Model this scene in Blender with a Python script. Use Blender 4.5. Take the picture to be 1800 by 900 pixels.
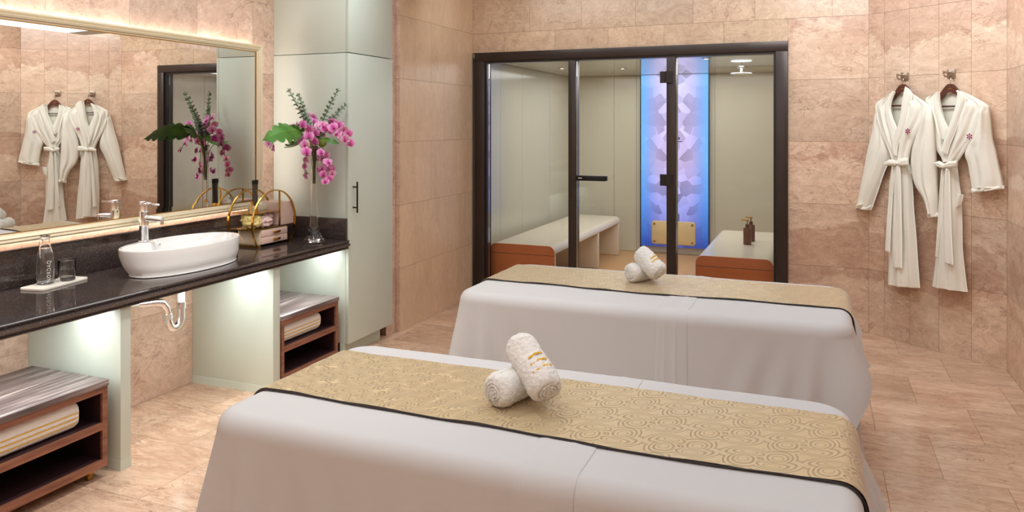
import bpy, bmesh, math, random
import numpy as np
from mathutils import Vector, Matrix, noise as mnoise
random.seed(7); rng = np.random.default_rng(7)
PI = math.pi
for o in list(bpy.data.objects): bpy.data.objects.remove(o)
scene = bpy.context.scene
COL = scene.collection

# ---------------------------------------------------------------- camera
cam_d = bpy.data.cameras.new('camera'); cam = bpy.data.objects.new('camera', cam_d); COL.objects.link(cam)
cam.location = (0, 0, 1.55); cam.rotation_euler = (PI/2, 0, math.radians(22.0))
cam_d.sensor_width = 36; cam_d.lens = 26.64; cam_d.shift_y = -230/1800; cam_d.clip_start = .05
scene.camera = cam
# ---------------------------------------------------------------- world, light, exposure
w = bpy.data.worlds.new('world'); scene.world = w; w.use_nodes = True
w.node_tree.nodes['Background'].inputs[0].default_value = (1, .95, .9, 1)
w.node_tree.nodes['Background'].inputs[1].default_value = .15
vs = scene.view_settings
vs.view_transform = 'Standard'; vs.look = 'None'; vs.gamma = 1.0; vs.use_curve_mapping = False
vs.exposure = 0.42
try:
    scene.cycles.use_denoising = True
    scene.cycles.max_bounces = 12; scene.cycles.transparent_max_bounces = 24
    scene.cycles.diffuse_bounces = 5; scene.cycles.glossy_bounces = 6; scene.cycles.transmission_bounces = 10
    scene.cycles.caustics_reflective = False; scene.cycles.caustics_refractive = False
    scene.cycles.sample_clamp_indirect = 8
except Exception: pass

def area_light(name, loc, sx, sy, power, color=(1, .93, .85), rot=(0, 0, 0), shape='RECTANGLE', spread=PI):
    d = bpy.data.lights.new(name, 'AREA'); d.shape = shape; d.size = sx; d.size_y = sy
    d.energy = power; d.color = color; d.spread = spread
    o = bpy.data.objects.new(name, d); COL.objects.link(o); o.location = loc; o.rotation_euler = rot
    return o
WARM = (1.0, .90, .80)
area_light('raft_light', (-.80, 2.45, 2.50), 2.0, 5.0, 27, (.86, .985, 1.07))
area_light('steam_light', (-1.5, 7.8, 2.145), 2.2, 2.2, 28, (.97, .99, 1.0))
# unseen fill lights added between raft and walls to lift the brightness
area_light('fill_back', (-1.3, 5.35, 2.72), 2.6, .3, 9, (.90, .985, 1.04), (math.radians(42), 0, 0))
area_light('fill_angled', (.30, 5.0, 2.72), .3, 1.2, 14, (.90, .985, 1.04), (0, math.radians(-38), math.radians(50)))
area_light('fill_right', (.62, 2.6, 2.72), .3, 4.0, 12, (.90, .985, 1.04), (0, math.radians(-38), 0))
area_light('fill_rear', (-1.2, -.85, 2.72), 3.6, .5, 50, (.86, .985, 1.07), (math.radians(-40), 0, 0))
area_light('fill_left', (-2.35, 2.6, 2.72), .45, 3.6, 20, (.90, .985, 1.04), (0, math.radians(40), 0))
for i, (x, y, p) in enumerate([(-2.20, 2.7, 13)]):
    d = bpy.data.lights.new('spot_light', 'SPOT'); d.energy = p*4; d.color = (1, .93, .84); d.spot_size = math.radians(95); d.spot_blend = .6; d.shadow_soft_size = .025
    o = bpy.data.objects.new('spot_light', d); COL.objects.link(o); o.location = (x, y, 2.80)

# ---------------------------------------------------------------- materials
MAT = {}
def newmat(name):
    m = bpy.data.materials.new(name); m.use_nodes = True; nt = m.node_tree; nt.nodes.clear()
    out = nt.nodes.new('ShaderNodeOutputMaterial'); MAT[name] = m
    return m, nt, out
def node(nt, t, **kw):
    n = nt.nodes.new(t)
    for k, v in kw.items():
        if k.startswith('i_'): n.inputs[k[2:].replace('_', ' ')].default_value = v
        else: setattr(n, k, v)
    return n
def lk(nt, a, b): nt.links.new(a, b)
def c4(c): return (c[0], c[1], c[2], 1)
def srgb(r, g, b):
    f = lambda c: (c/255/12.92) if c/255 <= .04045 else ((c/255+.055)/1.055)**2.4
    return (f(r), f(g), f(b))
def pbsdf(nt, out, base=(.8,.8,.8), rough=.5, metal=0, spec=.5, **kw):
    p = node(nt, 'ShaderNodeBsdfPrincipled')
    p.inputs['Base Color'].default_value = c4(base); p.inputs['Roughness'].default_value = rough
    p.inputs['Metallic'].default_value = metal; p.inputs['Specular IOR Level'].default_value = spec
    for k, v in kw.items(): p.inputs[k.replace('_', ' ')].default_value = v
    lk(nt, p.outputs[0], out.inputs[0]); return p
def plain(name, base, rough=.5, metal=0, spec=.5, bump=0, bscale=200, var=0, vscale=3, **kw):
    m, nt, out = newmat(name); p = pbsdf(nt, out, base, rough, metal, spec, **kw)
    tc = node(nt, 'ShaderNodeTexCoord')
    if bump:
        n = node(nt, 'ShaderNodeTexNoise'); n.inputs['Scale'].default_value = bscale; n.inputs['Detail'].default_value = 3
        lk(nt, tc.outputs['Object'], n.inputs['Vector'])
        b = node(nt, 'ShaderNodeBump'); b.inputs['Strength'].default_value = bump; b.inputs['Distance'].default_value = .003
        lk(nt, n.outputs[0], b.inputs['Height']); lk(nt, b.outputs[0], p.inputs['Normal'])
    if var:
        n = node(nt, 'ShaderNodeTexNoise'); n.inputs['Scale'].default_value = vscale; n.inputs['Detail'].default_value = 4
        lk(nt, tc.outputs['Object'], n.inputs['Vector'])
        r = node(nt, 'ShaderNodeValToRGB')
        r.color_ramp.elements[0].color = c4([c*(1-var) for c in base]); r.color_ramp.elements[1].color = c4([min(1, c*(1+var)) for c in base])
        r.color_ramp.elements[0].position = .3; r.color_ramp.elements[1].position = .7
        lk(nt, n.outputs[0], r.inputs[0]); lk(nt, r.outputs[0], p.inputs['Base Color'])
    return m
def emis(name, color, strength):
    m, nt, out = newmat(name); e = node(nt, 'ShaderNodeEmission'); e.inputs[0].default_value = c4(color); e.inputs[1].default_value = strength
    lk(nt, e.outputs[0], out.inputs[0]); return m

def marble(name, light, mid, dark, vein, scale, jitter, strata=.5, rough=.22, rot=0, vein_amt=.7, tone=.12, flo=(.76,.71,.67), bands=None):
    """Pink-beige rosa marble: clouds, sharp-edged darker strata, thin veins."""
    m, nt, out = newmat(name); p = pbsdf(nt, out, light, rough, 0, .45)
    geo = node(nt, 'ShaderNodeNewGeometry'); oi = node(nt, 'ShaderNodeObjectInfo')
    wn = node(nt, 'ShaderNodeTexWhiteNoise', noise_dimensions='1D'); lk(nt, oi.outputs['Random'], wn.inputs['W'])
    sub = node(nt, 'ShaderNodeVectorMath', operation='SUBTRACT'); lk(nt, wn.outputs['Color'], sub.inputs[0]); sub.inputs[1].default_value = (.5,.5,.5)
    mul = node(nt, 'ShaderNodeVectorMath', operation='SCALE'); lk(nt, sub.outputs[0], mul.inputs[0]); mul.inputs['Scale'].default_value = jitter
    add = node(nt, 'ShaderNodeVectorMath', operation='ADD'); lk(nt, geo.outputs['Position'], add.inputs[0]); lk(nt, mul.outputs[0], add.inputs[1])
    mp = node(nt, 'ShaderNodeMapping'); mp.inputs['Scale'].default_value = scale; mp.inputs['Rotation'].default_value = (rot, rot*.6, 0); lk(nt, add.outputs[0], mp.inputs['Vector'])
    def nz(s, d, dist=0, rg=.55):
        n = node(nt, 'ShaderNodeTexNoise'); n.inputs['Scale'].default_value = s; n.inputs['Detail'].default_value = d; n.inputs['Distortion'].default_value = dist; n.inputs['Roughness'].default_value = rg
        lk(nt, mp.outputs[0], n.inputs['Vector']); return n
    def ramp(src, a, b, ca=(0,0,0), cb=(1,1,1)):
        r = node(nt, 'ShaderNodeValToRGB'); r.color_ramp.elements[0].position = a; r.color_ramp.elements[1].position = b
        r.color_ramp.elements[0].color = c4(ca); r.color_ramp.elements[1].color = c4(cb); lk(nt, src, r.inputs[0]); return r
    cloud = ramp(nz(2.2, 6, .6).outputs[0], .32, .68, mid, light)
    sn = nz(.75, 9, .25, .68).outputs[0]
    if bands:
        sz = node(nt, 'ShaderNodeSeparateXYZ'); lk(nt, add.outputs[0], sz.inputs[0]); dv = node(nt, 'ShaderNodeMath', operation='DIVIDE'); lk(nt, sz.outputs[2], dv.inputs[0]); dv.inputs[1].default_value = 2.85
        br = node(nt, 'ShaderNodeValToRGB'); el = br.color_ramp.elements
        for i, (z_, b_) in enumerate(bands):
            e_ = el[i] if i < 2 else el.new(z_/2.85)
            e_.position = z_/2.85; e_.color = c4((b_,)*3)
        lk(nt, dv.outputs[0], br.inputs[0])
        ad = node(nt, 'ShaderNodeMath', operation='ADD'); lk(nt, sn, ad.inputs[0]); lk(nt, br.outputs[0], ad.inputs[1])
        sb_ = node(nt, 'ShaderNodeMath', operation='SUBTRACT'); lk(nt, ad.outputs[0], sb_.inputs[0]); sb_.inputs[1].default_value = .5; sn = sb_.outputs[0]
    st = ramp(sn, .555, .575)
    fine = ramp(nz(7, 8, 1.6, .68).outputs[0], .33, .66, flo, (1.07,1.07,1.07))
    mx1 = node(nt, 'ShaderNodeMix', data_type='RGBA'); 
    sm = node(nt, 'ShaderNodeMath', operation='MULTIPLY'); lk(nt, st.outputs[0], sm.inputs[0]); sm.inputs[1].default_value = strata
    lk(nt, sm.outputs[0], mx1.inputs['Factor']); lk(nt, cloud.outputs[0], mx1.inputs['A']); mx1.inputs['B'].default_value = c4(dark)
    mx2 = node(nt, 'ShaderNodeMix', data_type='RGBA', blend_type='MULTIPLY'); mx2.inputs['Factor'].default_value = .9
    lk(nt, mx1.outputs['Result'], mx2.inputs['A']); lk(nt, fine.outputs[0], mx2.inputs['B'])
    cur = mx2.outputs['Result']
    for s, wd, amt, di in ((2.6, .012, vein_amt, 1.2), (5.5, .022, vein_amt*.7, 1.6), (12, .03, vein_amt*.5, 1.2)):
        n = nz(s, 5, di, .6)
        a = node(nt, 'ShaderNodeMath', operation='SUBTRACT'); lk(nt, n.outputs[0], a.inputs[0]); a.inputs[1].default_value = .5
        b = node(nt, 'ShaderNodeMath', operation='ABSOLUTE'); lk(nt, a.outputs[0], b.inputs[0])
        r = ramp(b.outputs[0], 0, wd, (1,1,1), (0,0,0))
        k = ramp(nz(1.6+s*.17, 3).outputs[0], .42, .60)
        q = node(nt, 'ShaderNodeMath', operation='MULTIPLY'); lk(nt, r.outputs[0], q.inputs[0]); lk(nt, k.outputs[0], q.inputs[1])
        q2 = node(nt, 'ShaderNodeMath', operation='MULTIPLY'); lk(nt, q.outputs[0], q2.inputs[0]); q2.inputs[1].default_value = amt
        mx = node(nt, 'ShaderNodeMix', data_type='RGBA'); lk(nt, q2.outputs[0], mx.inputs['Factor']); lk(nt, cur, mx.inputs['A']); mx.inputs['B'].default_value = c4(vein)
        cur = mx.outputs['Result']
    # slab to slab tone
    mr = node(nt, 'ShaderNodeMapRange'); lk(nt, oi.outputs['Random'], mr.inputs['Value']); mr.inputs['To Min'].default_value = 1-tone; mr.inputs['To Max'].default_value = 1+tone*.6
    vm = node(nt, 'ShaderNodeVectorMath', operation='SCALE'); lk(nt, cur, vm.inputs[0]); lk(nt, mr.outputs[0], vm.inputs['Scale'])
    lk(nt, vm.outputs[0], p.inputs['Base Color'])
    return m
LT, MD, DK, VN = srgb(230,203,180), srgb(216,184,160), srgb(196,158,135), srgb(150,110,88)
marble('marble_wall', LT, MD, DK, VN, (1.1,1.1,1.9), .12, .72, rough=.3, bands=[(0,.34),(2.85,.58),(.28,.38),(.40,.59),(.72,.57),(.86,.46),(1.22,.47),(1.34,.56),(1.46,.55),(1.56,.42),(2.0,.44),(2.2,.56)])
marble('marble_left', srgb(233,206,187), srgb(218,186,165), srgb(207,171,150), VN, (1.2,1.2,1.6), .5, .35, rough=.3)
marble('marble_plain', srgb(224,194,164), srgb(217,185,156), srgb(209,176,147), srgb(164,128,100), (1.6,1.6,.8), .4, .35, vein_amt=.30, tone=.05, rough=.3, flo=(.93,.92,.90))
marble('marble_back', srgb(226,198,170), srgb(214,183,155), srgb(205,172,145), VN, (1.2,1.2,1.5), .6, .35, rough=.3)
marble('marble_floor', srgb(227,196,171), srgb(212,176,151), srgb(196,156,130), srgb(138,100,78), (.75,2.4,1), 3.0, .45, rough=.16, vein_amt=.8)
plain('grout', srgb(150,114,88), .8)
plain('ceiling_white', (.82,.84,.80), .7)
plain('mint_paint', srgb(205,214,203), .42, 0, .4, var=.015, vscale=2)
plain('bronze_frame', srgb(62,52,48), .35, .55, .5, var=.1, vscale=6)
plain('dark_metal', srgb(58,54,54), .3, .7)
plain('black_metal', srgb(38,38,40), .35, .6)
plain('chrome', (.9,.9,.92), .06, 1.0)
plain('gold', srgb(222,172,82), .2, 1.0)
plain('brass_dark', srgb(178,140,82), .3, 1.0)
plain('ceramic', (.86,.86,.85), .08, 0, .6)
plain('white_plastic', (.85,.85,.86), .35)
plain('frame_cream', srgb(232,217,186), .3, .15, .5)
plain('gold_line', srgb(178,128,44), .3, .8)
plain('steam_wall', srgb(202,199,183), .14, 0, .5, var=.01)
plain('steam_ceiling', srgb(198,196,176), .06, 0, .6)
plain('bench_white', srgb(226,214,196), .25, 0, .5)
plain('terracotta', srgb(232,134,80), .4, 0, .4, var=.05)
plain('steam_floor', srgb(200,155,108), .35, var=.05)
plain('plate_cream', srgb(228,205,158), .3, .15)
plain('sheet', srgb(206,205,207), .85, 0, .2, bump=.12, bscale=600)
plain('robe_cloth', srgb(236,231,218), .55, 0, .35, bump=.55, bscale=16, Sheen_Weight=.2)
plain('robe_lining', srgb(228,222,206), .8)  # robe cream with the shadow inside the neck put into the colour
plain('towel_white', srgb(250,248,245), .95, 0, .1, bump=.9, bscale=420, Sheen_Weight=.4)
plain('towel_stripe', srgb(232,184,62), .8, bump=.5, bscale=420)
plain('hanger_wood', srgb(84,42,30), .35, 0, .5, var=.15, vscale=30)
plain('emblem_purple', srgb(150,32,92), .6)
plain('steel_nickel', srgb(178,160,142), .25, .9)
plain('piping_black', srgb(48,40,42), .6)
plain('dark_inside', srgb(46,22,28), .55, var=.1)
plain('pink_lacquer', srgb(242,208,194), .3)
plain('cream_lacquer', srgb(242,226,196), .35)
plain('tube_dark', srgb(76,66,60), .35, .2)
plain('print_pale', srgb(205,190,160), .6)
plain('tissue', (.9,.88,.86), .9)
plain('satin_yellow', srgb(246,226,150), .4, 0, .5)
plain('satin_pink', srgb(246,214,208), .4, 0, .5)
plain('stem_green', srgb(128,160,58), .5)
plain('leaf_green', srgb(74,128,42), .35, 0, .5, var=.35, vscale=14)
plain('moss_green', srgb(104,120,40), .8, bump=.8, bscale=90)
plain('bud_brown', srgb(92,66,50), .7)
plain('tray_marble', srgb(240,235,224), .3, var=.03)
plain('bottle_brown', srgb(112,66,48), .3, .1)
plain('print_white', (.9,.9,.9), .5)
plain('under_dark', srgb(60,54,50), .7)
emis('led_cool', (1, .90, .86), 17)
emis('led_counter', (.96, 1, .97), 7.3)
emis('lamp_lens', (1, .93, .8), 6)

def eucalyptus_mat():
    m, nt, out = newmat('eucalyptus'); p = pbsdf(nt, out, srgb(120,150,115), .55)
    oi = node(nt, 'ShaderNodeTexCoord'); n = node(nt, 'ShaderNodeTexNoise'); n.inputs['Scale'].default_value = 30; lk(nt, oi.outputs['Object'], n.inputs['Vector'])
    r = node(nt, 'ShaderNodeValToRGB'); r.color_ramp.elements[0].color = c4(srgb(92,98,66)); r.color_ramp.elements[1].color = c4(srgb(168,200,170))
    r.color_ramp.elements[0].position = .35; r.color_ramp.elements[1].position = .65
    lk(nt, n.outputs[0], r.inputs[0]); lk(nt, r.outputs[0], p.inputs['Base Color'])
eucalyptus_mat()
def orchid_mat(name, c0, c1, c2):
    m, nt, out = newmat(name); p = pbsdf(nt, out, c1, .5, 0, .3); p.inputs['Subsurface Weight'].default_value = .0
    uv = node(nt, 'ShaderNodeUVMap'); sx = node(nt, 'ShaderNodeSeparateXYZ'); lk(nt, uv.outputs[0], sx.inputs[0])
    r = node(nt, 'ShaderNodeValToRGB'); e = r.color_ramp.elements; e[0].position = .08; e[0].color = c4(c0); e[1].position = .95; e[1].color = c4(c2)
    k = e.new(.45); k.color = c4(c1)
    lk(nt, sx.outputs[0], r.inputs[0]); lk(nt, r.outputs[0], p.inputs['Base Color'])
orchid_mat('orchid', srgb(196,62,150), srgb(226,120,190), srgb(240,180,214))
orchid_mat('orchid_pale', srgb(214,90,160), srgb(238,160,206), srgb(246,208,224))
plain('orchid_lip', srgb(176,30,110), .5)

def granite():
    m, nt, out = newmat('granite'); p = pbsdf(nt, out, (.03,.025,.025), .035, 0, .5)
    tc = node(nt, 'ShaderNodeTexCoord'); v = node(nt, 'ShaderNodeTexVoronoi'); v.inputs['Scale'].default_value = 170; lk(nt, tc.outputs['Object'], v.inputs['Vector'])
    r = node(nt, 'ShaderNodeValToRGB'); r.color_ramp.elements[0].position = .10; r.color_ramp.elements[0].color = (1,1,1,1); r.color_ramp.elements[1].position = .16; r.color_ramp.elements[1].color = (0,0,0,1)
    lk(nt, v.outputs['Distance'], r.inputs[0])
    wn = node(nt, 'ShaderNodeMath', operation='GREATER_THAN'); sc = node(nt, 'ShaderNodeSeparateColor'); lk(nt, v.outputs['Color'], sc.inputs[0]); lk(nt, sc.outputs[0], wn.inputs[0]); wn.inputs[1].default_value = .72
    q = node(nt, 'ShaderNodeMath', operation='MULTIPLY'); lk(nt, r.outputs[0], q.inputs[0]); lk(nt, wn.outputs[0], q.inputs[1])
    n = node(nt, 'ShaderNodeTexNoise'); n.inputs['Scale'].default_value = 120; n.inputs['Detail'].default_value = 3; lk(nt, tc.outputs['Object'], n.inputs['Vector'])
    r2 = node(nt, 'ShaderNodeValToRGB'); r2.color_ramp.elements[0].color = c4(srgb(44,38,38)); r2.color_ramp.elements[1].color = c4(srgb(86,74,70)); lk(nt, n.outputs[0], r2.inputs[0])
    mx = node(nt, 'ShaderNodeMix', data_type='RGBA'); lk(nt, q.outputs[0], mx.inputs['Factor']); lk(nt, r2.outputs[0], mx.inputs['A']); mx.inputs['B'].default_value = (.75,.72,.68,1)
    lk(nt, mx.outputs['Result'], p.inputs['Base Color'])
granite()
def striped_stone():
    m, nt, out = newmat('striped_stone'); p = pbsdf(nt, out, (.3,.3,.3), .3)
    tc = node(nt, 'ShaderNodeTexCoord'); mp = node(nt, 'ShaderNodeMapping'); mp.inputs['Scale'].default_value = (46, 2.2, 30); mp.inputs['Rotation'].default_value = (0, 0, .10); lk(nt, tc.outputs['Object'], mp.inputs['Vector'])
    n = node(nt, 'ShaderNodeTexNoise'); n.inputs['Scale'].default_value = 1.0; n.inputs['Detail'].default_value = 6; n.inputs['Distortion'].default_value = .5; lk(nt, mp.outputs[0], n.inputs['Vector'])
    r = node(nt, 'ShaderNodeValToRGB'); e = r.color_ramp.elements; e[0].position = .3; e[0].color = c4(srgb(70,58,58)); e[1].position = .76; e[1].color = c4(srgb(190,176,172)); k = e.new(.52); k.color = c4(srgb(112,97,95))
    lk(nt, n.outputs[0], r.inputs[0]); lk(nt, r.outputs[0], p.inputs['Base Color'])
striped_stone()
def wood():
    m, nt, out = newmat('walnut'); p = pbsdf(nt, out, srgb(140,92,72), .45, 0, .4)
    tc = node(nt, 'ShaderNodeTexCoord'); mp = node(nt, 'ShaderNodeMapping'); mp.inputs['Scale'].default_value = (30, 3, 30); lk(nt, tc.outputs['Object'], mp.inputs['Vector'])
    n = node(nt, 'ShaderNodeTexNoise'); n.inputs['Scale'].default_value = 1.5; n.inputs['Detail'].default_value = 5; lk(nt, mp.outputs[0], n.inputs['Vector'])
    r = node(nt, 'ShaderNodeValToRGB'); r.color_ramp.elements[0].position = .3; r.color_ramp.elements[1].position = .7
    r.color_ramp.elements[0].color = c4(srgb(120,74,58)); r.color_ramp.elements[1].color = c4(srgb(160,108,84)); lk(nt, n.outputs[0], r.inputs[0]); lk(nt, r.outputs[0], p.inputs['Base Color'])
wood()
def thin_glass(name, tint, ior=1.45):
    m, nt, out = newmat(name); t = node(nt, 'ShaderNodeBsdfTransparent'); t.inputs[0].default_value = c4(tint)
    g = node(nt, 'ShaderNodeBsdfGlossy'); g.inputs['Roughness'].default_value = .01; g.inputs[0].default_value = (1,1,1,1)
    f = node(nt, 'ShaderNodeFresnel'); f.inputs[0].default_value = ior; mx = node(nt, 'ShaderNodeMixShader')
    lk(nt, f.outputs[0], mx.inputs[0]); lk(nt, t.outputs[0], mx.inputs[1]); lk(nt, g.outputs[0], mx.inputs[2]); lk(nt, mx.outputs[0], out.inputs[0])
thin_glass('pane_glass', (.97,.965,.945), 1.32)
plain('clear_glass', (1,1,1), .02, 0, .5, Transmission_Weight=1.0, IOR=1.45)
plain('water', (.97,1,1), .0, 0, .5, Transmission_Weight=1.0, IOR=1.33)
m, nt, out = newmat('mirror'); g = node(nt, 'ShaderNodeBsdfGlossy'); g.inputs[0].default_value = (.88,.87,.83,1); g.inputs['Roughness'].default_value = .0; lk(nt, g.outputs[0], out.inputs[0])

def damask():
    """Gold satin with raised scalloped four-lobe swirls (uv in metres)."""
    m, nt, out = newmat('gold_damask'); p = pbsdf(nt, out, srgb(216,190,140), .38, .35, .5); p.inputs['Sheen Weight'].default_value = .3
    uv = node(nt, 'ShaderNodeUVMap'); sx = node(nt, 'ShaderNodeSeparateXYZ'); lk(nt, uv.outputs[0], sx.inputs[0])
    def mt(op, a, b=None, c=None):
        n = node(nt, 'ShaderNodeMath', operation=op)
        for i, v in enumerate((a, b, c)):
            if v is None: continue
            if isinstance(v, (int, float)): n.inputs[i].default_value = v
            else: lk(nt, v, n.inputs[i])
        return n.outputs[0]
    CX, CY = .200, .128
    row = mt('FLOOR', mt('DIVIDE', sx.outputs[1], CY))
    sh = mt('MULTIPLY', mt('MODULO', mt('ADD', row, 100.0), 2.0), .5)
    fx = mt('SUBTRACT', mt('FRACT', mt('ADD', mt('DIVIDE', sx.outputs[0], CX), sh)), .5)
    fy = mt('SUBTRACT', mt('FRACT', mt('DIVIDE', sx.outputs[1], CY)), .5)
    px = mt('MULTIPLY', fx, CX); py = mt('MULTIPLY', fy, CY)
    r = mt('SQRT', mt('ADD', mt('MULTIPLY', px, px), mt('MULTIPLY', py, py)))
    a = mt('ADD', mt('MULTIPLY', r, -11.0), .75)
    ca, sa = mt('COSINE', a), mt('SINE', a)
    qx = mt('SUBTRACT', mt('MULTIPLY', px, ca), mt('MULTIPLY', py, sa)); qy = mt('ADD', mt('MULTIPLY', px, sa), mt('MULTIPLY', py, ca))
    ax = mt('SUBTRACT', mt('ABSOLUTE', qx), .036); ay = mt('SUBTRACT', mt('ABSOLUTE', qy), .026)
    ax2 = mt('MULTIPLY', ax, .72)
    dd = mt('SQRT', mt('ADD', mt('MULTIPLY', ax2, ax2), mt('MULTIPLY', ay, ay)))
    line = None
    for lv in (.0115, .0205, .0228, .0315, .0338, .0440, .0463):
        k = mt('SUBTRACT', 1.0, mt('MINIMUM', mt('DIVIDE', mt('ABSOLUTE', mt('SUBTRACT', dd, lv)), .0012), 1.0))
        line = k if line is None else mt('MAXIMUM', line, k)
    # sweeping stripes between the motifs
    wv = mt('SINE', mt('ADD', mt('MULTIPLY', py, 260.0), mt('MULTIPLY', mt('SINE', mt('MULTIPLY', px, 30.0)), 3.0)))
    st = mt('MULTIPLY', mt('GREATER_THAN', wv, .82), mt('GREATER_THAN', dd, .047))
    line2 = line
    mx = node(nt, 'ShaderNodeMix', data_type='RGBA'); lk(nt, mt('MULTIPLY', line2, .72), mx.inputs['Factor']); mx.inputs['A'].default_value = c4(srgb(208,184,142)); mx.inputs['B'].default_value = c4(srgb(124,98,60))
    lk(nt, mx.outputs['Result'], p.inputs['Base Color'])
    b = node(nt, 'ShaderNodeBump'); b.inputs['Strength'].default_value = .5; b.inputs['Distance'].default_value = .002; b.invert = True
    nz = node(nt, 'ShaderNodeTexNoise'); nz.inputs['Scale'].default_value = 14; lk(nt, uv.outputs[0], nz.inputs['Vector'])
    hh = mt('ADD', line2, mt('MULTIPLY', nz.outputs[0], 1.6))
    lk(nt, hh, b.inputs['Height']); lk(nt, b.outputs[0], p.inputs['Normal'])
damask()
def art_panel_mat():
    """Backlit print: mirrored facets, lavender middle, blue and cyan sides."""
    m, nt, out = newmat('art_print'); em = node(nt, 'ShaderNodeEmission'); em.inputs[1].default_value = 1.0
    gl = node(nt, 'ShaderNodeBsdfGlossy'); gl.inputs['Roughness'].default_value = .05; fr = node(nt, 'ShaderNodeFresnel'); fr.inputs[0].default_value = 1.35
    mxs = node(nt, 'ShaderNodeMixShader'); lk(nt, fr.outputs[0], mxs.inputs[0]); lk(nt, em.outputs[0], mxs.inputs[1]); lk(nt, gl.outputs[0], mxs.inputs[2]); lk(nt, mxs.outputs[0], out.inputs[0])
    tc = node(nt, 'ShaderNodeTexCoord'); sx = node(nt, 'ShaderNodeSeparateXYZ'); lk(nt, tc.outputs['Object'], sx.inputs[0])
    def mt(op, a, b=None):
        n = node(nt, 'ShaderNodeMath', operation=op)
        for i, v in enumerate((a, b)):
            if v is None: continue
            if isinstance(v, (int, float)): n.inputs[i].default_value = v
            else: lk(nt, v, n.inputs[i])
        return n.outputs[0]
    ab = mt('ABSOLUTE', sx.outputs[0])
    cb = node(nt, 'ShaderNodeCombineXYZ'); lk(nt, ab, cb.inputs[0]); lk(nt, sx.outputs[2], cb.inputs[2])
    v = node(nt, 'ShaderNodeTexVoronoi'); v.inputs['Scale'].default_value = 8.0; v.distance = 'EUCLIDEAN'; lk(nt, cb.outputs[0], v.inputs['Vector'])
    vs2 = node(nt, 'ShaderNodeSeparateColor'); lk(nt, v.outputs['Color'], vs2.inputs[0])
    # across: dark blue edge line -> blue -> lavender
    r = node(nt, 'ShaderNodeValToRGB'); e = r.color_ramp.elements; e[0].position = 0; e[0].color = c4(srgb(206,196,226)); e[1].position = 1; e[1].color = c4(srgb(100,196,252))
    for pz, cc in ((.5, srgb(198,190,230)), (.8, srgb(146,186,244))):
        k = e.new(pz); k.color = c4(cc)
    lk(nt, mt('DIVIDE', ab, .4), r.inputs[0])
    # down: brighter top, deep blue foot
    r2 = node(nt, 'ShaderNodeValToRGB'); e = r2.color_ramp.elements; e[0].position = .02; e[0].color = c4(srgb(84,100,160)); e[1].position = 1; e[1].color = c4(srgb(226,236,255))
    k = e.new(.25); k.color = c4(srgb(172,184,226)); k = e.new(.5); k.color = c4(srgb(238,230,248))
    lk(nt, mt('DIVIDE', mt('ADD', sx.outputs[2], 1.04), 2.08), r2.inputs[0])
    mx = node(nt, 'ShaderNodeMix', data_type='RGBA', blend_type='MULTIPLY'); mx.inputs['Factor'].default_value = 1; lk(nt, r.outputs[0], mx.inputs['A']); lk(nt, r2.outputs[0], mx.inputs['B'])
    # facets fade out to the sides
    amt = mt('MULTIPLY', mt('SUBTRACT', vs2.outputs[0], .5), mt('MULTIPLY', mt('MAXIMUM', mt('SUBTRACT', 1.0, mt('DIVIDE', ab, .40)), 0.0), 1.1))
    sc = node(nt, 'ShaderNodeVectorMath', operation='SCALE'); lk(nt, mx.outputs['Result'], sc.inputs[0]); lk(nt, mt('ADD', amt, 1.0), sc.inputs['Scale'])
    lk(nt, sc.outputs[0], em.inputs[0]); em.inputs[1].default_value = 1.0
art_panel_mat()

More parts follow.
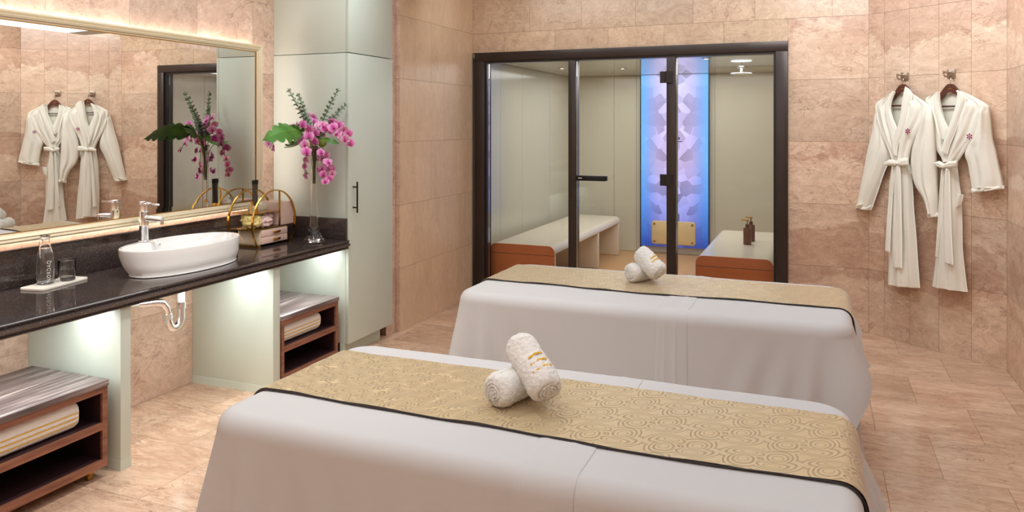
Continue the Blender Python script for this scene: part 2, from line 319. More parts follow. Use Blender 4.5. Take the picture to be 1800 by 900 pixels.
# ---------------------------------------------------------------- geometry helpers
class G:
    def __init__(s): s.v = []; s.f = []; s.m = []; s.uv = None
    def add(s, v, f, mi=0):
        n = len(s.v); s.v += [tuple(p) for p in v]; s.f += [tuple(i+n for i in q) for q in f]; s.m += [mi]*len(f); return s
    def box(s, x0, x1, y0, y1, z0, z1, mi=0):
        v = [(x0,y0,z0),(x1,y0,z0),(x1,y1,z0),(x0,y1,z0),(x0,y0,z1),(x1,y0,z1),(x1,y1,z1),(x0,y1,z1)]
        return s.add(v, [(0,3,2,1),(4,5,6,7),(0,1,5,4),(1,2,6,5),(2,3,7,6),(3,0,4,7)], mi)
    def lathe(s, prof, c=(0,0,0), n=32, mi=0, sy=1.0):
        v = []; f = []
        for r, z in prof:
            for j in range(n):
                a = 2*PI*j/n; v.append((c[0]+r*math.cos(a), c[1]+r*sy*math.sin(a), c[2]+z))
        for i in range(len(prof)-1):
            for j in range(n):
                k = (j+1) % n; f.append((i*n+j, i*n+k, (i+1)*n+k, (i+1)*n+j))
        if prof[0][0] > 1e-6: f.append(tuple(range(n-1, -1, -1)))
        if prof[-1][0] > 1e-6: f.append(tuple((len(prof)-1)*n+j for j in range(n)))
        return s.add(v, f, mi)
    def tube(s, pts, r, n=10, mi=0, cap=True):
        pts = [Vector(p) for p in pts]; v = []; f = []
        rs = r if isinstance(r, (list, tuple)) else [r]*len(pts)
        up = None
        for i, p in enumerate(pts):
            t = (pts[min(i+1, len(pts)-1)]-pts[max(i-1, 0)]).normalized()
            if up is None:
                up = Vector((0,0,1)) if abs(t.z) < .9 else Vector((1,0,0))
            a = t.cross(up).normalized(); b = a.cross(t).normalized(); up = b
            for j in range(n):
                q = 2*PI*j/n; v.append(p+(a*math.cos(q)+b*math.sin(q))*rs[i])
        for i in range(len(pts)-1):
            for j in range(n):
                k = (j+1) % n; f.append((i*n+j, i*n+k, (i+1)*n+k, (i+1)*n+j))
        if cap: f.append(tuple(range(n-1, -1, -1))); f.append(tuple((len(pts)-1)*n+j for j in range(n)))
        return s.add(v, f, mi)
    def prism(s, poly, axis, a, b, mi=0):
        """closed polygon in the plane across axis, extruded a..b"""
        n = len(poly); v = []
        for t in (a, b):
            for p, q in poly:
                v.append({'x': (t,p,q), 'y': (p,t,q), 'z': (p,q,t)}[axis])
        f = [tuple(range(n-1,-1,-1)), tuple(range(n, 2*n))] + [(i, (i+1) % n, n+(i+1) % n, n+i) for i in range(n)]
        return s.add(v, f, mi)
    def grid(s, fn, nu, nv, mi=0, cu=False):
        v = [fn(i/nu, j/nv) for i in range(nu+1 if not cu else nu) for j in range(nv+1)]; f = []
        for i in range(nu):
            k = (i+1) % nu if cu else i+1
            for j in range(nv): f.append((i*(nv+1)+j, k*(nv+1)+j, k*(nv+1)+j+1, i*(nv+1)+j+1))
        return s.add(v, f, mi)

def fix_normals(me):
    bm = bmesh.new(); bm.from_mesh(me); bmesh.ops.recalc_face_normals(bm, faces=bm.faces); bm.to_mesh(me); bm.free()
def make(name, g, mats, parent=None, smooth=False, loc=None, bevel=0, seg=2, auto=None, local=False, normals=True):
    """one mesh object; verts are in the room's coordinates (or the parent's when local)"""
    base = Vector((0,0,0))
    if parent is not None and not local: base = ORG.get(parent.name, Vector((0,0,0)))
    me = bpy.data.meshes.new(name)
    v = [(p[0]-base[0], p[1]-base[1], p[2]-base[2]) for p in g.v]
    if parent is None and loc is not None: v = [(p[0]-loc[0], p[1]-loc[1], p[2]-loc[2]) for p in g.v]
    me.from_pydata(v, [], g.f)
    if isinstance(mats, str): mats = [mats]
    for m_ in mats: me.materials.append(MAT[m_])
    if len(mats) > 1: me.polygons.foreach_set('material_index', g.m)
    if normals: fix_normals(me)
    if bevel:
        bm = bmesh.new(); bm.from_mesh(me)
        ed = [e for e in bm.edges if len(e.link_faces) == 2 and e.calc_face_angle() > .6]
        bmesh.ops.bevel(bm, geom=ed, offset=bevel, segments=seg, profile=.5, affect='EDGES', clamp_overlap=True)
        bm.to_mesh(me); bm.free()
    if smooth or bevel:
        me.polygons.foreach_set('use_smooth', [True]*len(me.polygons))
        if auto is not None or bevel: me.set_sharp_from_angle(angle=auto if auto else .7)
    me.update()
    o = bpy.data.objects.new(name, me); COL.objects.link(o)
    if parent is not None: o.parent = parent
    elif loc is not None: o.location = loc
    ORG[o.name] = base if parent is not None else Vector(loc or (0,0,0))
    return o
ORG = {}
def thing(name, label, cat, loc=(0,0,0), group=None, rz=0):
    o = bpy.data.objects.new(name, None); COL.objects.link(o); o.location = loc; o.rotation_euler = (0,0,rz); o.empty_display_size = .1
    o['label'] = label; o['category'] = cat
    if group: o['group'] = group
    ORG[o.name] = Vector(loc); return o
def tag(o, label, cat, group=None):
    o['label'] = label; o['category'] = cat
    if group: o['group'] = group
    return o
def struct(name, g, mat, label=None):
    o = make(name, g, mat); o['kind'] = 'structure'
    if label: o['label'] = label
    return o

# ---------------------------------------------------------------- the room
ROW = .475; HT = 2.85
XL, XR, YB, YR = -3.50, 1.106, 6.24, -1.7
RW0 = Vector((.35, 6.24, 0)); RWD = Vector((.768, -.640, 0)).normalized(); RWL = .984
TILE = {}
def tile(parent, c, ud, vd, nd, wd, ht, mat, name='marble_tile', gap=.0018, th=.012):
    key = (round(wd, 3), round(ht, 3), mat)
    if key not in TILE:
        me = bpy.data.meshes.new(name); g = G().box(-wd/2+gap/2, wd/2-gap/2, -ht/2+gap/2, ht/2-gap/2, -th, 0)
        me.from_pydata(g.v, [], g.f); me.materials.append(MAT[mat]); fix_normals(me); TILE[key] = me
    o = bpy.data.objects.new(name, TILE[key]); COL.objects.link(o)
    mtx = Matrix((ud, vd, nd)).transposed().to_4x4(); mtx.translation = c
    o.parent = parent; o.matrix_local = mtx
    return o
def tile_wall(parent, p0, ud, nd, rows, mat, z0=0):
    """rows: list of (z_lo, z_hi, [edges along ud])"""
    up = Vector((0,0,1))
    for za, zb, ed in rows:
        for a, b in zip(ed[:-1], ed[1:]):
            if b-a < .01: continue
            c = Vector(p0)+ud*((a+b)/2)+up*((za+zb)/2)
            vd = up; n = Vector(nd)
            tile(parent, c, ud if ud.cross(vd).dot(n) > 0 else -ud, vd, n, b-a, zb-za, mat)
def edges(a, b, step, off=0):
    e = [a]; x = a+off if off else a+step
    while x < b-.02: e.append(x); x += step
    e.append(b); return e

fl = struct('floor', G().box(XL-.1, XR+.1, YR-.1, YB+.06, -.06, -.004), 'grout', 'pink beige marble slab floor')
ys = [YB]; y = 5.72
while y > YR: ys.append(y); y -= .484
ys.append(YR)
for i, (yb, ya) in enumerate(zip(ys[:-1], ys[1:])):
    j0 = .75 if i % 2 == 1 else .51
    xs = [XL]; x = j0-.48*9
    while x < XR-.02:
        if x > XL+.03: xs.append(x)
        x += .48
    xs.append(XR)
    for a, b in zip(xs[:-1], xs[1:]):
        tile(fl, Vector(((a+b)/2, (ya+yb)/2, 0)), Vector((1,0,0)), Vector((0,1,0)), Vector((0,0,1)), b-a, yb-ya, 'marble_floor')

wl = struct('wall_left', G().box(XL-.12, XL-.003, YR, 4.95, 0, HT), 'grout', 'pink marble slab wall behind the vanity')
e = [4.26]; y = 4.041
while y > YR: e.append(y); y -= .4875
e.append(YR); e = sorted(e)
tile_wall(wl, (XL,0,0), Vector((0,1,0)), (1,0,0), [(k*ROW, (k+1)*ROW, e) for k in range(6)], 'marble_left')

ws = struct('wall_recess', G().box(XL, -2.948, 4.82, 4.952, 0, HT).box(-3.4, -2.908, 4.953, YB+.06, 0, HT), 'grout', 'marble wall between mint cabinet and glass doors')
tile_wall(ws, (-2.945,0,0), Vector((0,1,0)), (1,0,0), [(k*ROW, (k+1)*ROW, [4.82, 4.95]) for k in range(6)], 'marble_left')
tile_wall(ws, (0,4.95,0), Vector((1,0,0)), (0,-1,0), [(k*ROW, (k+1)*ROW, [-2.945, -2.905]) for k in range(6)], 'marble_left')
tile_wall(ws, (-2.905,0,0), Vector((0,1,0)), (1,0,0), [(k*ROW, (k+1)*ROW, [4.95, 5.182, 5.665, 6.0, 6.24] if k % 2 else [4.95, 5.182, 5.44, 5.913, 6.24]) for k in range(6)], 'marble_plain')

wb = struct('wall_back', G().box(-2.95, .45, YB+.003, YB+.06, 2.20, HT).box(-.216, .45, YB+.003, YB+.12, 0, 2.20), 'grout', 'marble wall around the steam room doors')
ex = Vector((1,0,0)); ny = (0,-1,0)
tile_wall(wb, (0,YB,0), ex, ny, [(2.202, 2.375, [-2.905,-2.592,-2.122,-1.645,-1.175,-.699,-.216]), (2.375, HT, [-2.905,-2.354,-1.88,-1.412,-.94,-.461,.10,.35])], 'marble_back')
tile_wall(wb, (0,YB,0), ex, ny, [(k*ROW, (k+1)*ROW, [-.216, .35]) for k in range(5)], 'marble_wall')

RWN = Vector((-.640, -.768, 0)).normalized()
g = G(); q0 = RW0-RWN*.003; q1 = RW0+RWD*RWL-RWN*.003; b0 = RW0-RWN*.1; b1 = RW0+RWD*RWL-RWN*.1
g.prism([(q0.x,q0.y),(q1.x,q1.y),(b1.x,b1.y),(b0.x,b0.y)], 'z', 0, HT)
wr = struct('wall_angled', g, 'grout', 'angled marble wall where the robes hang')
tile_wall(wr, RW0, RWD, RWN, [(k*ROW, (k+1)*ROW, [0,.128,.326,.54,.761,RWL]) for k in range(6)], 'marble_wall')
RY = (RW0+RWD*RWL).y
wrt = struct('wall_right', G().box(XR+.003, XR+.12, YR, RY, 0, HT), 'grout', 'marble wall at the right edge')
tile_wall(wrt, (XR,0,0), Vector((0,1,0)), (-1,0,0), [(k*ROW, (k+1)*ROW, sorted([RY-.475*i for i in range(15) if RY-.475*i > YR]+[YR])) for k in range(6)], 'marble_wall')
struct('wall_rear', G().box(XL, XR, YR-.1, YR, 0, HT), 'marble_back', 'marble wall behind the viewer')
struct('ceiling', G().box(XL-.1, XR+.1, YR-.1, YB+.06, HT, HT+.08), 'ceiling_white')
# floating ceiling raft with rounded corners, one area light just below it
def rrect(x0, x1, y0, y1, r, n=10):
    out_ = []
    for cx, cy, a0 in ((x1-r,y1-r,0),(x0+r,y1-r,PI/2),(x0+r,y0+r,PI),(x1-r,y0+r,1.5*PI)):
        for i in range(n+1): a = a0+PI/2*i/n; out_.append((cx+r*math.cos(a), cy+r*math.sin(a)))
    return out_
raft = struct('ceiling_raft', G().prism(rrect(-1.95, .40, -.8, 5.25, 1.0), 'z', 2.52, 2.64), 'ceiling_white')

# ---------------------------------------------------------------- steam room
SX0, SX1, SY0, SY1, SZ = -2.93, .28, 6.34, 9.2, 2.16
struct('floor_steam', G().box(SX0-.05, SX1+.05, YB+.06, SY1+.05, -.06, .0), 'steam_floor', 'tan steam room floor')
sc_ = struct('ceiling_steam', G().box(SX0-.05, SX1+.05, YB+.02, SY1+.05, SZ, SZ+.05), 'steam_ceiling', 'glossy olive steam room ceiling')
def panel_wall(name, label, horiz, c, eds, sgn, z0=0, z1=SZ):
    """painted glass panels, each its own part, on a backing"""
    if horiz: back = G().box(eds[0], eds[-1], c+.010, c+.04, z0, z1)
    elif sgn > 0: back = G().box(c-.04, c-.010, eds[0], eds[-1], z0, z1)
    else: back = G().box(c+.010, c+.04, eds[0], eds[-1], z0, z1)
    o = struct(name, back, 'steam_wall', label)
    for a, b in zip(eds[:-1], eds[1:]):
        if horiz: g = G().box(a+.002, b-.002, c, c+.009, z0+.004, z1-.006)
        elif sgn > 0: g = G().box(c-.009, c, a+.002, b-.002, z0+.004, z1-.006)
        else: g = G().box(c, c+.009, a+.002, b-.002, z0+.004, z1-.006)
        make('wall_panel', g, 'steam_wall', o)
panel_wall('wall_steam_left', 'cream glass panel wall at left in steam room', False, SX0, [6.32, 6.95, 7.544, 8.431, 9.2], 1)
panel_wall('wall_steam_back', 'cream glass panel wall at back of steam room', True, SY1, [SX0, -2.35, -2.07, -1.13, -.35, SX1], 1)
panel_wall('wall_steam_right', 'cream glass panel wall at right in steam room', False, SX1, [6.32, 7.4, 8.4, 9.2], -1)
panel_wall('wall_steam_front', 'cream glass panel wall beside the doors inside', True, 6.36, [-.20, SX1], -1)
# backlit art panel
ap = thing('art_panel', 'tall backlit blue and lavender faceted art panel', 'art panel', (-1.6, SY1-.03, 1.125))
make('print', G().box(-2.0, -1.2, SY1-.05, SY1-.012, .087, 2.155), 'art_print', ap)
make('edge_strip', G().box(-2.012, -2.0, SY1-.055, SY1-.012, .06, 2.155), 'dark_metal', ap)
make('edge_strip', G().box(-1.2, -1.188, SY1-.055, SY1-.012, .06, 2.155), 'dark_metal', ap)
pl_ = thing('steam_outlet_plate', 'cream cover plate with four screws over the art panel', 'plate', (-1.6, SY1-.08, .12))
make('plate', G().prism(rrect(-1.865, -1.345, .12, .40, .035, 5), 'y', SY1-.09, SY1-.05), 'plate_cream', pl_, bevel=.006)
for sx in (-1.83, -1.38):
    for sz in (.155, .365):
        gg = G().lathe([(.014,0),(.014,.006),(.009,.009)], (0,0,0), 12)
        gg.v = [(sx+p[0], SY1-.09-p[2], sz+p[1]) for p in gg.v]; make('screw', gg, 'brass_dark', pl_)
# benches
def bench(label, x0, x1, y0, y1, zt, legs, open_side=True):
    t = thing('steam_bench', label, 'bench', ((x0+x1)/2, (y0+y1)/2, 0), 'white benches in the steam room')
    r = .06; th = .065
    # shell profile (x,z): rounded top corners, short skirt on the long sides
    def arc(cx, cz, rad, a0, a1, n=6): return [(cx+rad*math.cos(a0+(a1-a0)*i/n), cz+rad*math.sin(a0+(a1-a0)*i/n)) for i in range(n+1)]
    outer = [(x0, zt-.07)]+arc(x0+r, zt-r, r, PI, PI/2)+arc(x1-r, zt-r, r, PI/2, 0)+[(x1, zt-.07)]
    poly = outer+[(x1-.05, zt-.07), (x1-.07, zt-th), (x0+.07, zt-th), (x0+.05, zt-.07)]
    make('seat', G().prism(poly, 'y', y0+.012, y1), 'bench_white', t, smooth=True, auto=.5)
    for ly, lt in legs:
        lp = [(x0, 0), (x0, zt-.069), (x1, zt-.069), (x1, 0)]
        make('leg', G().box(x0+.003, x1-.003, ly, ly+lt, 0, zt-.066), 'bench_white', t, bevel=.012)
    full = [(x0, 0)]+arc(x0+r, zt-r, r, PI, PI/2)+arc(x1-r, zt-r, r, PI/2, 0)+[(x1, 0)]
    make('end_panel', G().prism(full, 'y', y0, y0+.012), 'terracotta', t)
    make('panel_joint', G().box(x0+.002, x1-.002, y0-.0008, y0+.001, zt-.088, zt-.0845), 'dark_inside', t)
bench('long white bench with terracotta end along the left steam wall', -2.83, -2.20, 6.46, 8.90, .457, [(6.474, .05), (7.93, .06), (8.83, .06)])
bench('white bench with terracotta end carrying two pump bottles', -.952, -.335, 6.46, 8.12, .460, [(6.474, .05), (8.05, .06)])
def pump(x, y, label):
    t = thing('pump_bottle', label, 'bottle', (x, y, .46), 'bronze pump bottles')
    make('body', G().lathe([(.0,0),(.034,0),(.036,.004),(.036,.148),(.033,.154),(.02,.158)], (x,y,.46), 20), 'bottle_brown', t, smooth=True, auto=.5)
    make('collar', G().lathe([(.017,.155),(.017,.185),(.008,.188)], (x,y,.46), 16), 'bottle_brown', t, smooth=True, auto=.5)
    make('pump_stem', G().tube([(x,y,.64),(x,y,.68)], .006, 8), 'brass_dark', t)
    make('spout', G().box(x-.052, x+.014, y-.010, y+.010, .676, .690), 'brass_dark', t, bevel=.004)
pump(-.600, 7.22, 'bronze pump bottle, nearer of the two on white bench')
pump(-.585, 7.44, 'bronze pump bottle, farther one half hidden on white bench')
sh = thing('shower_head', 'round chrome rain shower head under steam room ceiling', 'shower', (-.75, 8.3, SZ))
make('disc', G().lathe([(0,-.075),(.10,-.075),(.11,-.068),(.10,-.060),(.02,-.055)], (-.75,8.3,SZ), 28), 'chrome', sh, smooth=True, auto=.5)
make('arm', G().tube([(-.75,8.3,SZ-.06),(-.75,8.3,SZ)], .012, 12), 'chrome', sh)
make('ceiling_plate', G().lathe([(.0,-.012),(.04,-.012),(.045,0)], (-.75,8.3,SZ), 20), 'chrome', sh, smooth=True, auto=.5)
for i, (dx, dy, nm) in enumerate([(-2.55, 7.75, 'left of the steam room door'), (-1.95, 8.0, 'above the art panel'), (-.95, 7.1, 'above the bottle bench'), (-1.55, 8.55, 'in front of the art panel top')]):
    t = thing('downlight', 'small recessed ceiling lamp '+nm, 'lamp', (dx, dy, SZ), 'steam room ceiling lamps')
    make('ring', G().lathe([(.045,-.001),(.045,-.006),(.03,-.006),(.028,-.002)], (dx,dy,SZ), 20), 'chrome', t)
    make('lens', G().lathe([(0,-.003),(.028,-.003)], (dx,dy,SZ), 16), 'lamp_lens', t)

# glass front: frame, fixed panes, door leaf
FX0, FX1, FZ = -2.873, -.217, 2.200
fr = thing('steam_room_front', 'dark bronze framed glass front of the steam room', 'glass partition', ((FX0+FX1)/2, 6.25, 0))
fy0, fy1 = 6.205, 6.335
make('header', G().box(FX0, FX1, fy0, fy1, 2.122, FZ), 'bronze_frame', fr, bevel=.003)
make('jamb', G().box(FX0, -2.775, fy0, fy1, 0, 2.1215), 'bronze_frame', fr, bevel=.003)
make('jamb', G().box(-.305, FX1, fy0, fy1, 0, 2.1215), 'bronze_frame', fr, bevel=.003)
make('inner_stop', G().box(-2.774, -2.758, 6.225, 6.32, 0, 2.1035), 'dark_metal', fr)
make('inner_stop', G().box(-.322, -.306, 6.225, 6.32, 0, 2.1035), 'dark_metal', fr)
make('inner_stop', G().box(-2.774, -.306, 6.225, 6.32, 2.104, 2.1215), 'dark_metal', fr)
make('mullion', G().box(-1.990, -1.925, 6.215, 6.33, 0.0, 2.1035), 'bronze_frame', fr, bevel=.003)
make('mullion', G().box(-1.150, -1.076, 6.215, 6.33, 0.0, 2.1035), 'bronze_frame', fr, bevel=.003)
make('threshold', G().box(-2.757, -.323, 6.22, 6.33, 0, .03), 'bronze_frame', fr)
make('fixed_pane', G().box(-2.757, -1.991, 6.268, 6.278, .031, 2.103), 'pane_glass', fr)
make('fixed_pane', G().box(-1.075, -.323, 6.268, 6.278, .031, 2.103), 'pane_glass', fr)
dl = make('door_leaf', G().box(-1.921, -1.158, 6.240, 6.250, .035, 2.100), 'pane_glass', fr); dl['label'] = 'frameless glass door leaf'
for hz in (1.943, 1.100):
    make('hinge', G().box(-1.205, -1.153, 6.226, 6.2395, hz-.047, hz+.047).box(-1.152, -1.100, 6.200, 6.2145, hz-.047, hz+.047), 'dark_metal', dl)
make('hinge_pin', G().tube([(-1.152,6.208,1.896),(-1.152,6.208,1.99)], .007, 8), 'dark_metal', dl)
make('hinge_pin', G().tube([(-1.152,6.208,1.053),(-1.152,6.208,1.147)], .007, 8), 'dark_metal', dl)
make('door_handle', G().box(-1.915, -1.655, 6.185, 6.215, 1.078, 1.122), 'black_metal', dl, bevel=.003)
make('handle_mount', G().box(-1.690, -1.650, 6.205, 6.2395, 1.080, 1.120).box(-1.905, -1.870, 6.2155, 6.2395, 1.085, 1.115), 'black_metal', dl)
make('maker_mark', G().box(-1.893, -1.858, 6.1838, 6.185, 1.096, 1.105), 'print_pale', dl)
make('etched_mark', G().box(-1.062, -1.052, 6.2672, 6.268, 1.430, 1.452).box(-1.066, -1.030, 6.2672, 6.268, 1.412, 1.418), 'under_dark', fr)

# ---------------------------------------------------------------- vanity
CT, CB, CFX = .790, .732, -2.872
Y0V, Y1V = 1.15, 4.249
prof = [(XL+.001, CB), (XL+.001, CT), (-2.888, CT), (-2.880, CT-.002), (-2.876, CT-.006), (-2.876, CT-.011), (-2.883, CT-.014), (-2.884, CT-.018), (CFX, CT-.024), (CFX+.003, CT-.032), (CFX-.003, CT-.041), (-2.886, CT-.046), (-2.886, CT-.050), (-2.880, CT-.053), (-2.882, CB), (-2.93, CB)]
ct = thing('vanity_counter', 'polished black granite countertop with moulded edge along the mirror', 'countertop', (-3.2, 2.7, CB))
make('slab', G().prism(prof, 'y', Y0V, Y1V), 'granite', ct)
bs = make('backsplash', G().box(XL+.001, -3.478, Y0V, Y1V-.02, CT, .962), 'granite', ct, bevel=.003)
make('splash_cap', G().box(XL+.001, -3.472, Y0V, Y1V-.02, .9622, .970), 'granite', bs)
make('side_splash', G().box(-3.477, -2.905, Y1V-.022, Y1V, CT, .932), 'granite', ct, bevel=.003)
make('splash_trim', G().box(-2.905, -2.893, Y1V-.024, Y1V, CT, .932), 'granite', ct, bevel=.002)
led = make('led_strip', G().box(-3.14, -2.96, 1.3, Y1V-.02, CB-.006, CB-.001), 'led_counter'); tag(led, 'flat light strip glowing under the black countertop edge', 'light strip')
def mint_panel(y0, y1, label):
    t = thing('vanity_support', label, 'counter support', (-3.2, (y0+y1)/2, 0), 'mint panels under the counter')
    make('board', G().box(XL+.001, -2.897, y0, y1, 0, CB-.001), 'mint_paint', t, bevel=.002)
    make('skirting', G().box(XL+.002, -2.8955, y0-.0015, y1+.0015, 0, .045), 'mint_paint', t)
mint_panel(2.490, 2.545, 'mint green support panel beside the nearer low cabinet under the counter')
mint_panel(3.515, 3.575, 'mint green support panel behind the chrome sink trap under the counter')

# mirror
MZ0, MZ1, MY0, MY1 = 1.006, 2.080, .9, 4.054
mi = thing('wall_mirror', 'large rectangular wall mirror in cream gold frame above the vanity', 'mirror', (-3.46, 2.5, MZ0))
make('backing', G().box(XL+.002, -3.452, MY0+.06, MY1-.06, MZ0+.06, MZ1-.06), 'under_dark', mi)
FW = .044
iy0, iy1, iz0, iz1 = MY0+FW, MY1-FW, MZ0+FW, MZ1-FW
bv = .030; xm = -3.446
glass = G().add([(xm,iy0+bv,iz0+bv),(xm,iy1-bv,iz0+bv),(xm,iy1-bv,iz1-bv),(xm,iy0+bv,iz1-bv),(xm-.0005,iy0,iz0),(xm-.0005,iy1,iz0),(xm-.0005,iy1,iz1),(xm-.0005,iy0,iz1)], [(0,1,2,3),(4,5,1,0),(5,6,2,1),(6,7,3,2),(7,4,0,3)])
make('mirror_glass', glass, 'mirror', mi)
pr = [(-3.4515, 0), (-3.4515, FW), (-3.440, FW), (-3.438, FW-.006), (-3.430, FW-.010), (-3.424, FW-.020), (-3.430, .020), (-3.424, .015), (-3.421, .009), (-3.424, .003), (-3.432, 0)]
g = G(); n = len(pr); cs = [(MY0,MZ0,1,1),(MY1,MZ0,-1,1),(MY1,MZ1,-1,-1),(MY0,MZ1,1,-1)]
v = [(x, cy+sy*d, cz+sz*d) for cy, cz, sy, sz in cs for x, d in pr]; f = []
for k in range(4):
    for i in range(n): f.append((k*n+i, k*n+(i+1) % n, ((k+1) % 4)*n+(i+1) % n, ((k+1) % 4)*n+i))
make('frame', g.add(v, f), 'frame_cream', mi, smooth=True, auto=.4)
gl = G()
for (a, b, c_, d_) in ((iy0,iy1,iz0-.001,iz0+.004),(iy0,iy1,iz1-.004,iz1+.001),(iy0-.001,iy0+.004,iz0,iz1),(iy1-.004,iy1+.001,iz0,iz1)):
    make('gold_fillet', G().box(-3.4475, -3.4420, a, b, c_, d_), 'gold_line', mi)
lz = make('backlight_strip', G().box(-3.488, -3.476, MY0+.08, MY1-.05, MZ1-.028, MZ1-.020), 'led_cool', mi)
make('backlight_strip', G().box(-3.488, -3.476, MY0+.08, MY1-.05, MZ0+.020, MZ0+.028), 'led_cool', mi)
make('backlight_strip', G().box(-3.488, -3.476, MY1-.030, MY1-.022, MZ0+.05, MZ1-.05), 'led_cool', mi)

# basin
bx_, by_ = -3.18, 3.125
def ering(cx, cy, ax, ay, z, n=72, p=2.15):
    o_ = []
    for j in range(n):
        a = 2*PI*j/n; c_, s_ = math.cos(a), math.sin(a)
        o_.append((cx+ax*math.copysign(abs(c_)**(2/p), c_), cy+ay*math.copysign(abs(s_)**(2/p), s_), z))
    return o_
def rings(rs, cap0=True, cap1=True):
    g = G(); n = len(rs[0]); v = [p for r in rs for p in r]; f = []
    for i in range(len(rs)-1):
        for j in range(n): k = (j+1) % n; f.append((i*n+j, i*n+k, (i+1)*n+k, (i+1)*n+j))
    if cap0: f.append(tuple(range(n-1,-1,-1)))
    if cap1: f.append(tuple((len(rs)-1)*n+j for j in range(n)))
    return g.add(v, f)
RZ = .926
sh_ = [(.158,.322,CT),(.163,.329,CT+.004),(.161,.327,CT+.012),(.174,.340,CT+.03),(.188,.352,CT+.06),(.197,.360,CT+.10),(.199,.362,RZ-.006),(.197,.360,RZ-.001),(.194,.357,RZ)]
rs = [ering(bx_+.040*(1-min(1, (z-CT)/.1)), by_-.015*(1-min(1, (z-CT)/.1)), a, b, z) for a, b, z in sh_]
def dent(ring_, cx, cy, amt):
    o_ = []
    for (x, y, z) in ring_:
        a = math.atan2((y-cy)/.36, (x-cx)/.2); da = (a-math.atan2(-.107/.36, -.160/.2)+PI) % (2*PI)-PI
        k = 1-amt*math.exp(-(da/.26)**2); o_.append((cx+(x-cx)*k, cy+(y-cy)*k, z))
    return o_
for ax_, ay_, dz_, am_ in ((.186,.349,.0005,.27),(.182,.345,.008,.30),(.170,.322,.05,.26),(.13,.25,.088,.12),(.03,.03,.102,0)):
    rs.append(dent(ering(bx_, by_, ax_, ay_, RZ-dz_), bx_, by_, am_))
ba = thing('wash_basin', 'white oval boat-shaped ceramic vessel basin on black counter', 'basin', (bx_, by_, CT))
make('bowl', rings(rs), 'ceramic', ba, smooth=True, auto=.9)
make('drain', G().lathe([(0,.004),(.022,.004),(.026,0)], (bx_,by_,RZ-.103), 20), 'chrome', ba, smooth=True)
ov = G().lathe([(0,.004),(.010,.004),(.013,.001)], (0,0,0), 16); ov.v = [(bx_-.120+p[2], by_-.045+p[0], RZ-.024+p[1]) for p in ov.v]; make('overflow_ring', ov, 'chrome', ba, smooth=True)
# faucet
fx, fyy = -3.342, 3.018
fa = thing('faucet', 'tall chrome single lever basin tap on the white basin', 'faucet', (fx, fyy, RZ))
make('body', G().lathe([(.0,0),(.027,0),(.027,.006),(.0235,.008),(.0235,.085),(.0245,.088),(.0235,.091),(.0235,.16),(.0245,.163),(.0235,.166),(.0235,.205),(.020,.210),(0,.211)], (fx,fyy,RZ), 28), 'chrome', fa, smooth=True, auto=.6)
make('spout', G().tube([(fx+.005,fyy,RZ+.128),(fx+.06,fyy+.002,RZ+.128),(fx+.115,fyy+.004,RZ+.125),(fx+.130,fyy+.005,RZ+.122)], [.016,.015,.014,.013], 14), 'chrome', fa, smooth=True, auto=.7)
make('aerator', G().tube([(fx+.120,fyy+.005,RZ+.12),(fx+.122,fyy+.005,RZ+.098)], .011, 14), 'chrome', fa, smooth=True, auto=.7)
make('lever', G().tube([(fx,fyy,RZ+.205),(fx+.03,fyy+.002,RZ+.206),(fx+.105,fyy+.004,RZ+.202)], [.008,.006,.005], 10), 'chrome', fa, smooth=True)
make('lever_cap', G().lathe([(.0235,.208),(.0235,.213),(.018,.217),(0,.218)], (fx,fyy,RZ), 24), 'chrome', fa, smooth=True, auto=.6)
# p-trap
pt = thing('sink_trap', 'chrome bent waste pipe with white tailpiece under the counter', 'pipe', (-3.25, 3.1, .43))
px0 = -3.25
make('tailpiece', G().tube([(px0,3.182,CB),(px0,3.182,.565)], .021, 16), 'white_plastic', pt, smooth=True, auto=.7)
U = [(px0,3.182,.575),(px0,3.182,.51)]+[(px0,3.137+.045*math.cos(a),.505-.045*math.sin(a)*1.35) for a in np.linspace(0,PI,12)]+[(px0,3.09,.53),(px0,3.078,.57),(px0,3.05,.60),(px0,3.01,.612),(px0-.02,2.96,.615),(px0-.10,2.90,.615),(XL+.01,2.86,.615)]
make('trap', G().tube(U, .0225, 16), 'chrome', pt, smooth=True, auto=.9)
make('slip_nut', G().tube([(px0,3.182,.58),(px0,3.182,.545)], .027, 12), 'chrome', pt)
make('slip_nut', G().tube([(px0,3.091,.505),(px0,3.089,.535)], .027, 12), 'chrome', pt)
make('wall_flange', G().tube([(XL+.012,2.861,.615),(XL+.002,2.858,.615)], .04, 18), 'chrome', pt)

# tall cabinet
cb_ = thing('tall_cabinet', 'tall mint green cabinet with black bar handle beside the vanity', 'cabinet', (-3.2, 4.53, 0))
cy0, cy1 = 4.25, 4.812
make('lower_body', G().box(XL+.001, -2.908, cy0, cy1, .10, 2.030), 'mint_paint', cb_, bevel=.0015)
make('upper_body', G().box(XL+.001, -2.908, cy0, cy1, 2.034, HT-.001), 'mint_paint', cb_, bevel=.0015)
make('plinth', G().box(XL+.001, -2.955, cy0, 4.750, 0, .0995), 'mint_paint', cb_)
make('side_filler', G().box(XL+.001, -2.925, cy0-.0, cy0+.02, 0, .0995), 'mint_paint', cb_)
dr = make('door', G().box(-2.906, -2.886, cy0+.001, cy1-.001, .098, 2.029), 'mint_paint', cb_, bevel=.0015)
make('door', G().box(-2.906, -2.886, cy0+.001, cy1-.001, 2.035, HT-.002), 'mint_paint', cb_, bevel=.0015)
make('handle', G().tube([(-2.852,4.302,.965),(-2.852,4.302,1.172)], .006, 10), 'black_metal', dr)
for hz in (1.000, 1.137): make('handle_post', G().tube([(-2.887,4.302,hz),(-2.852,4.302,hz)], .005, 8), 'black_metal', dr)

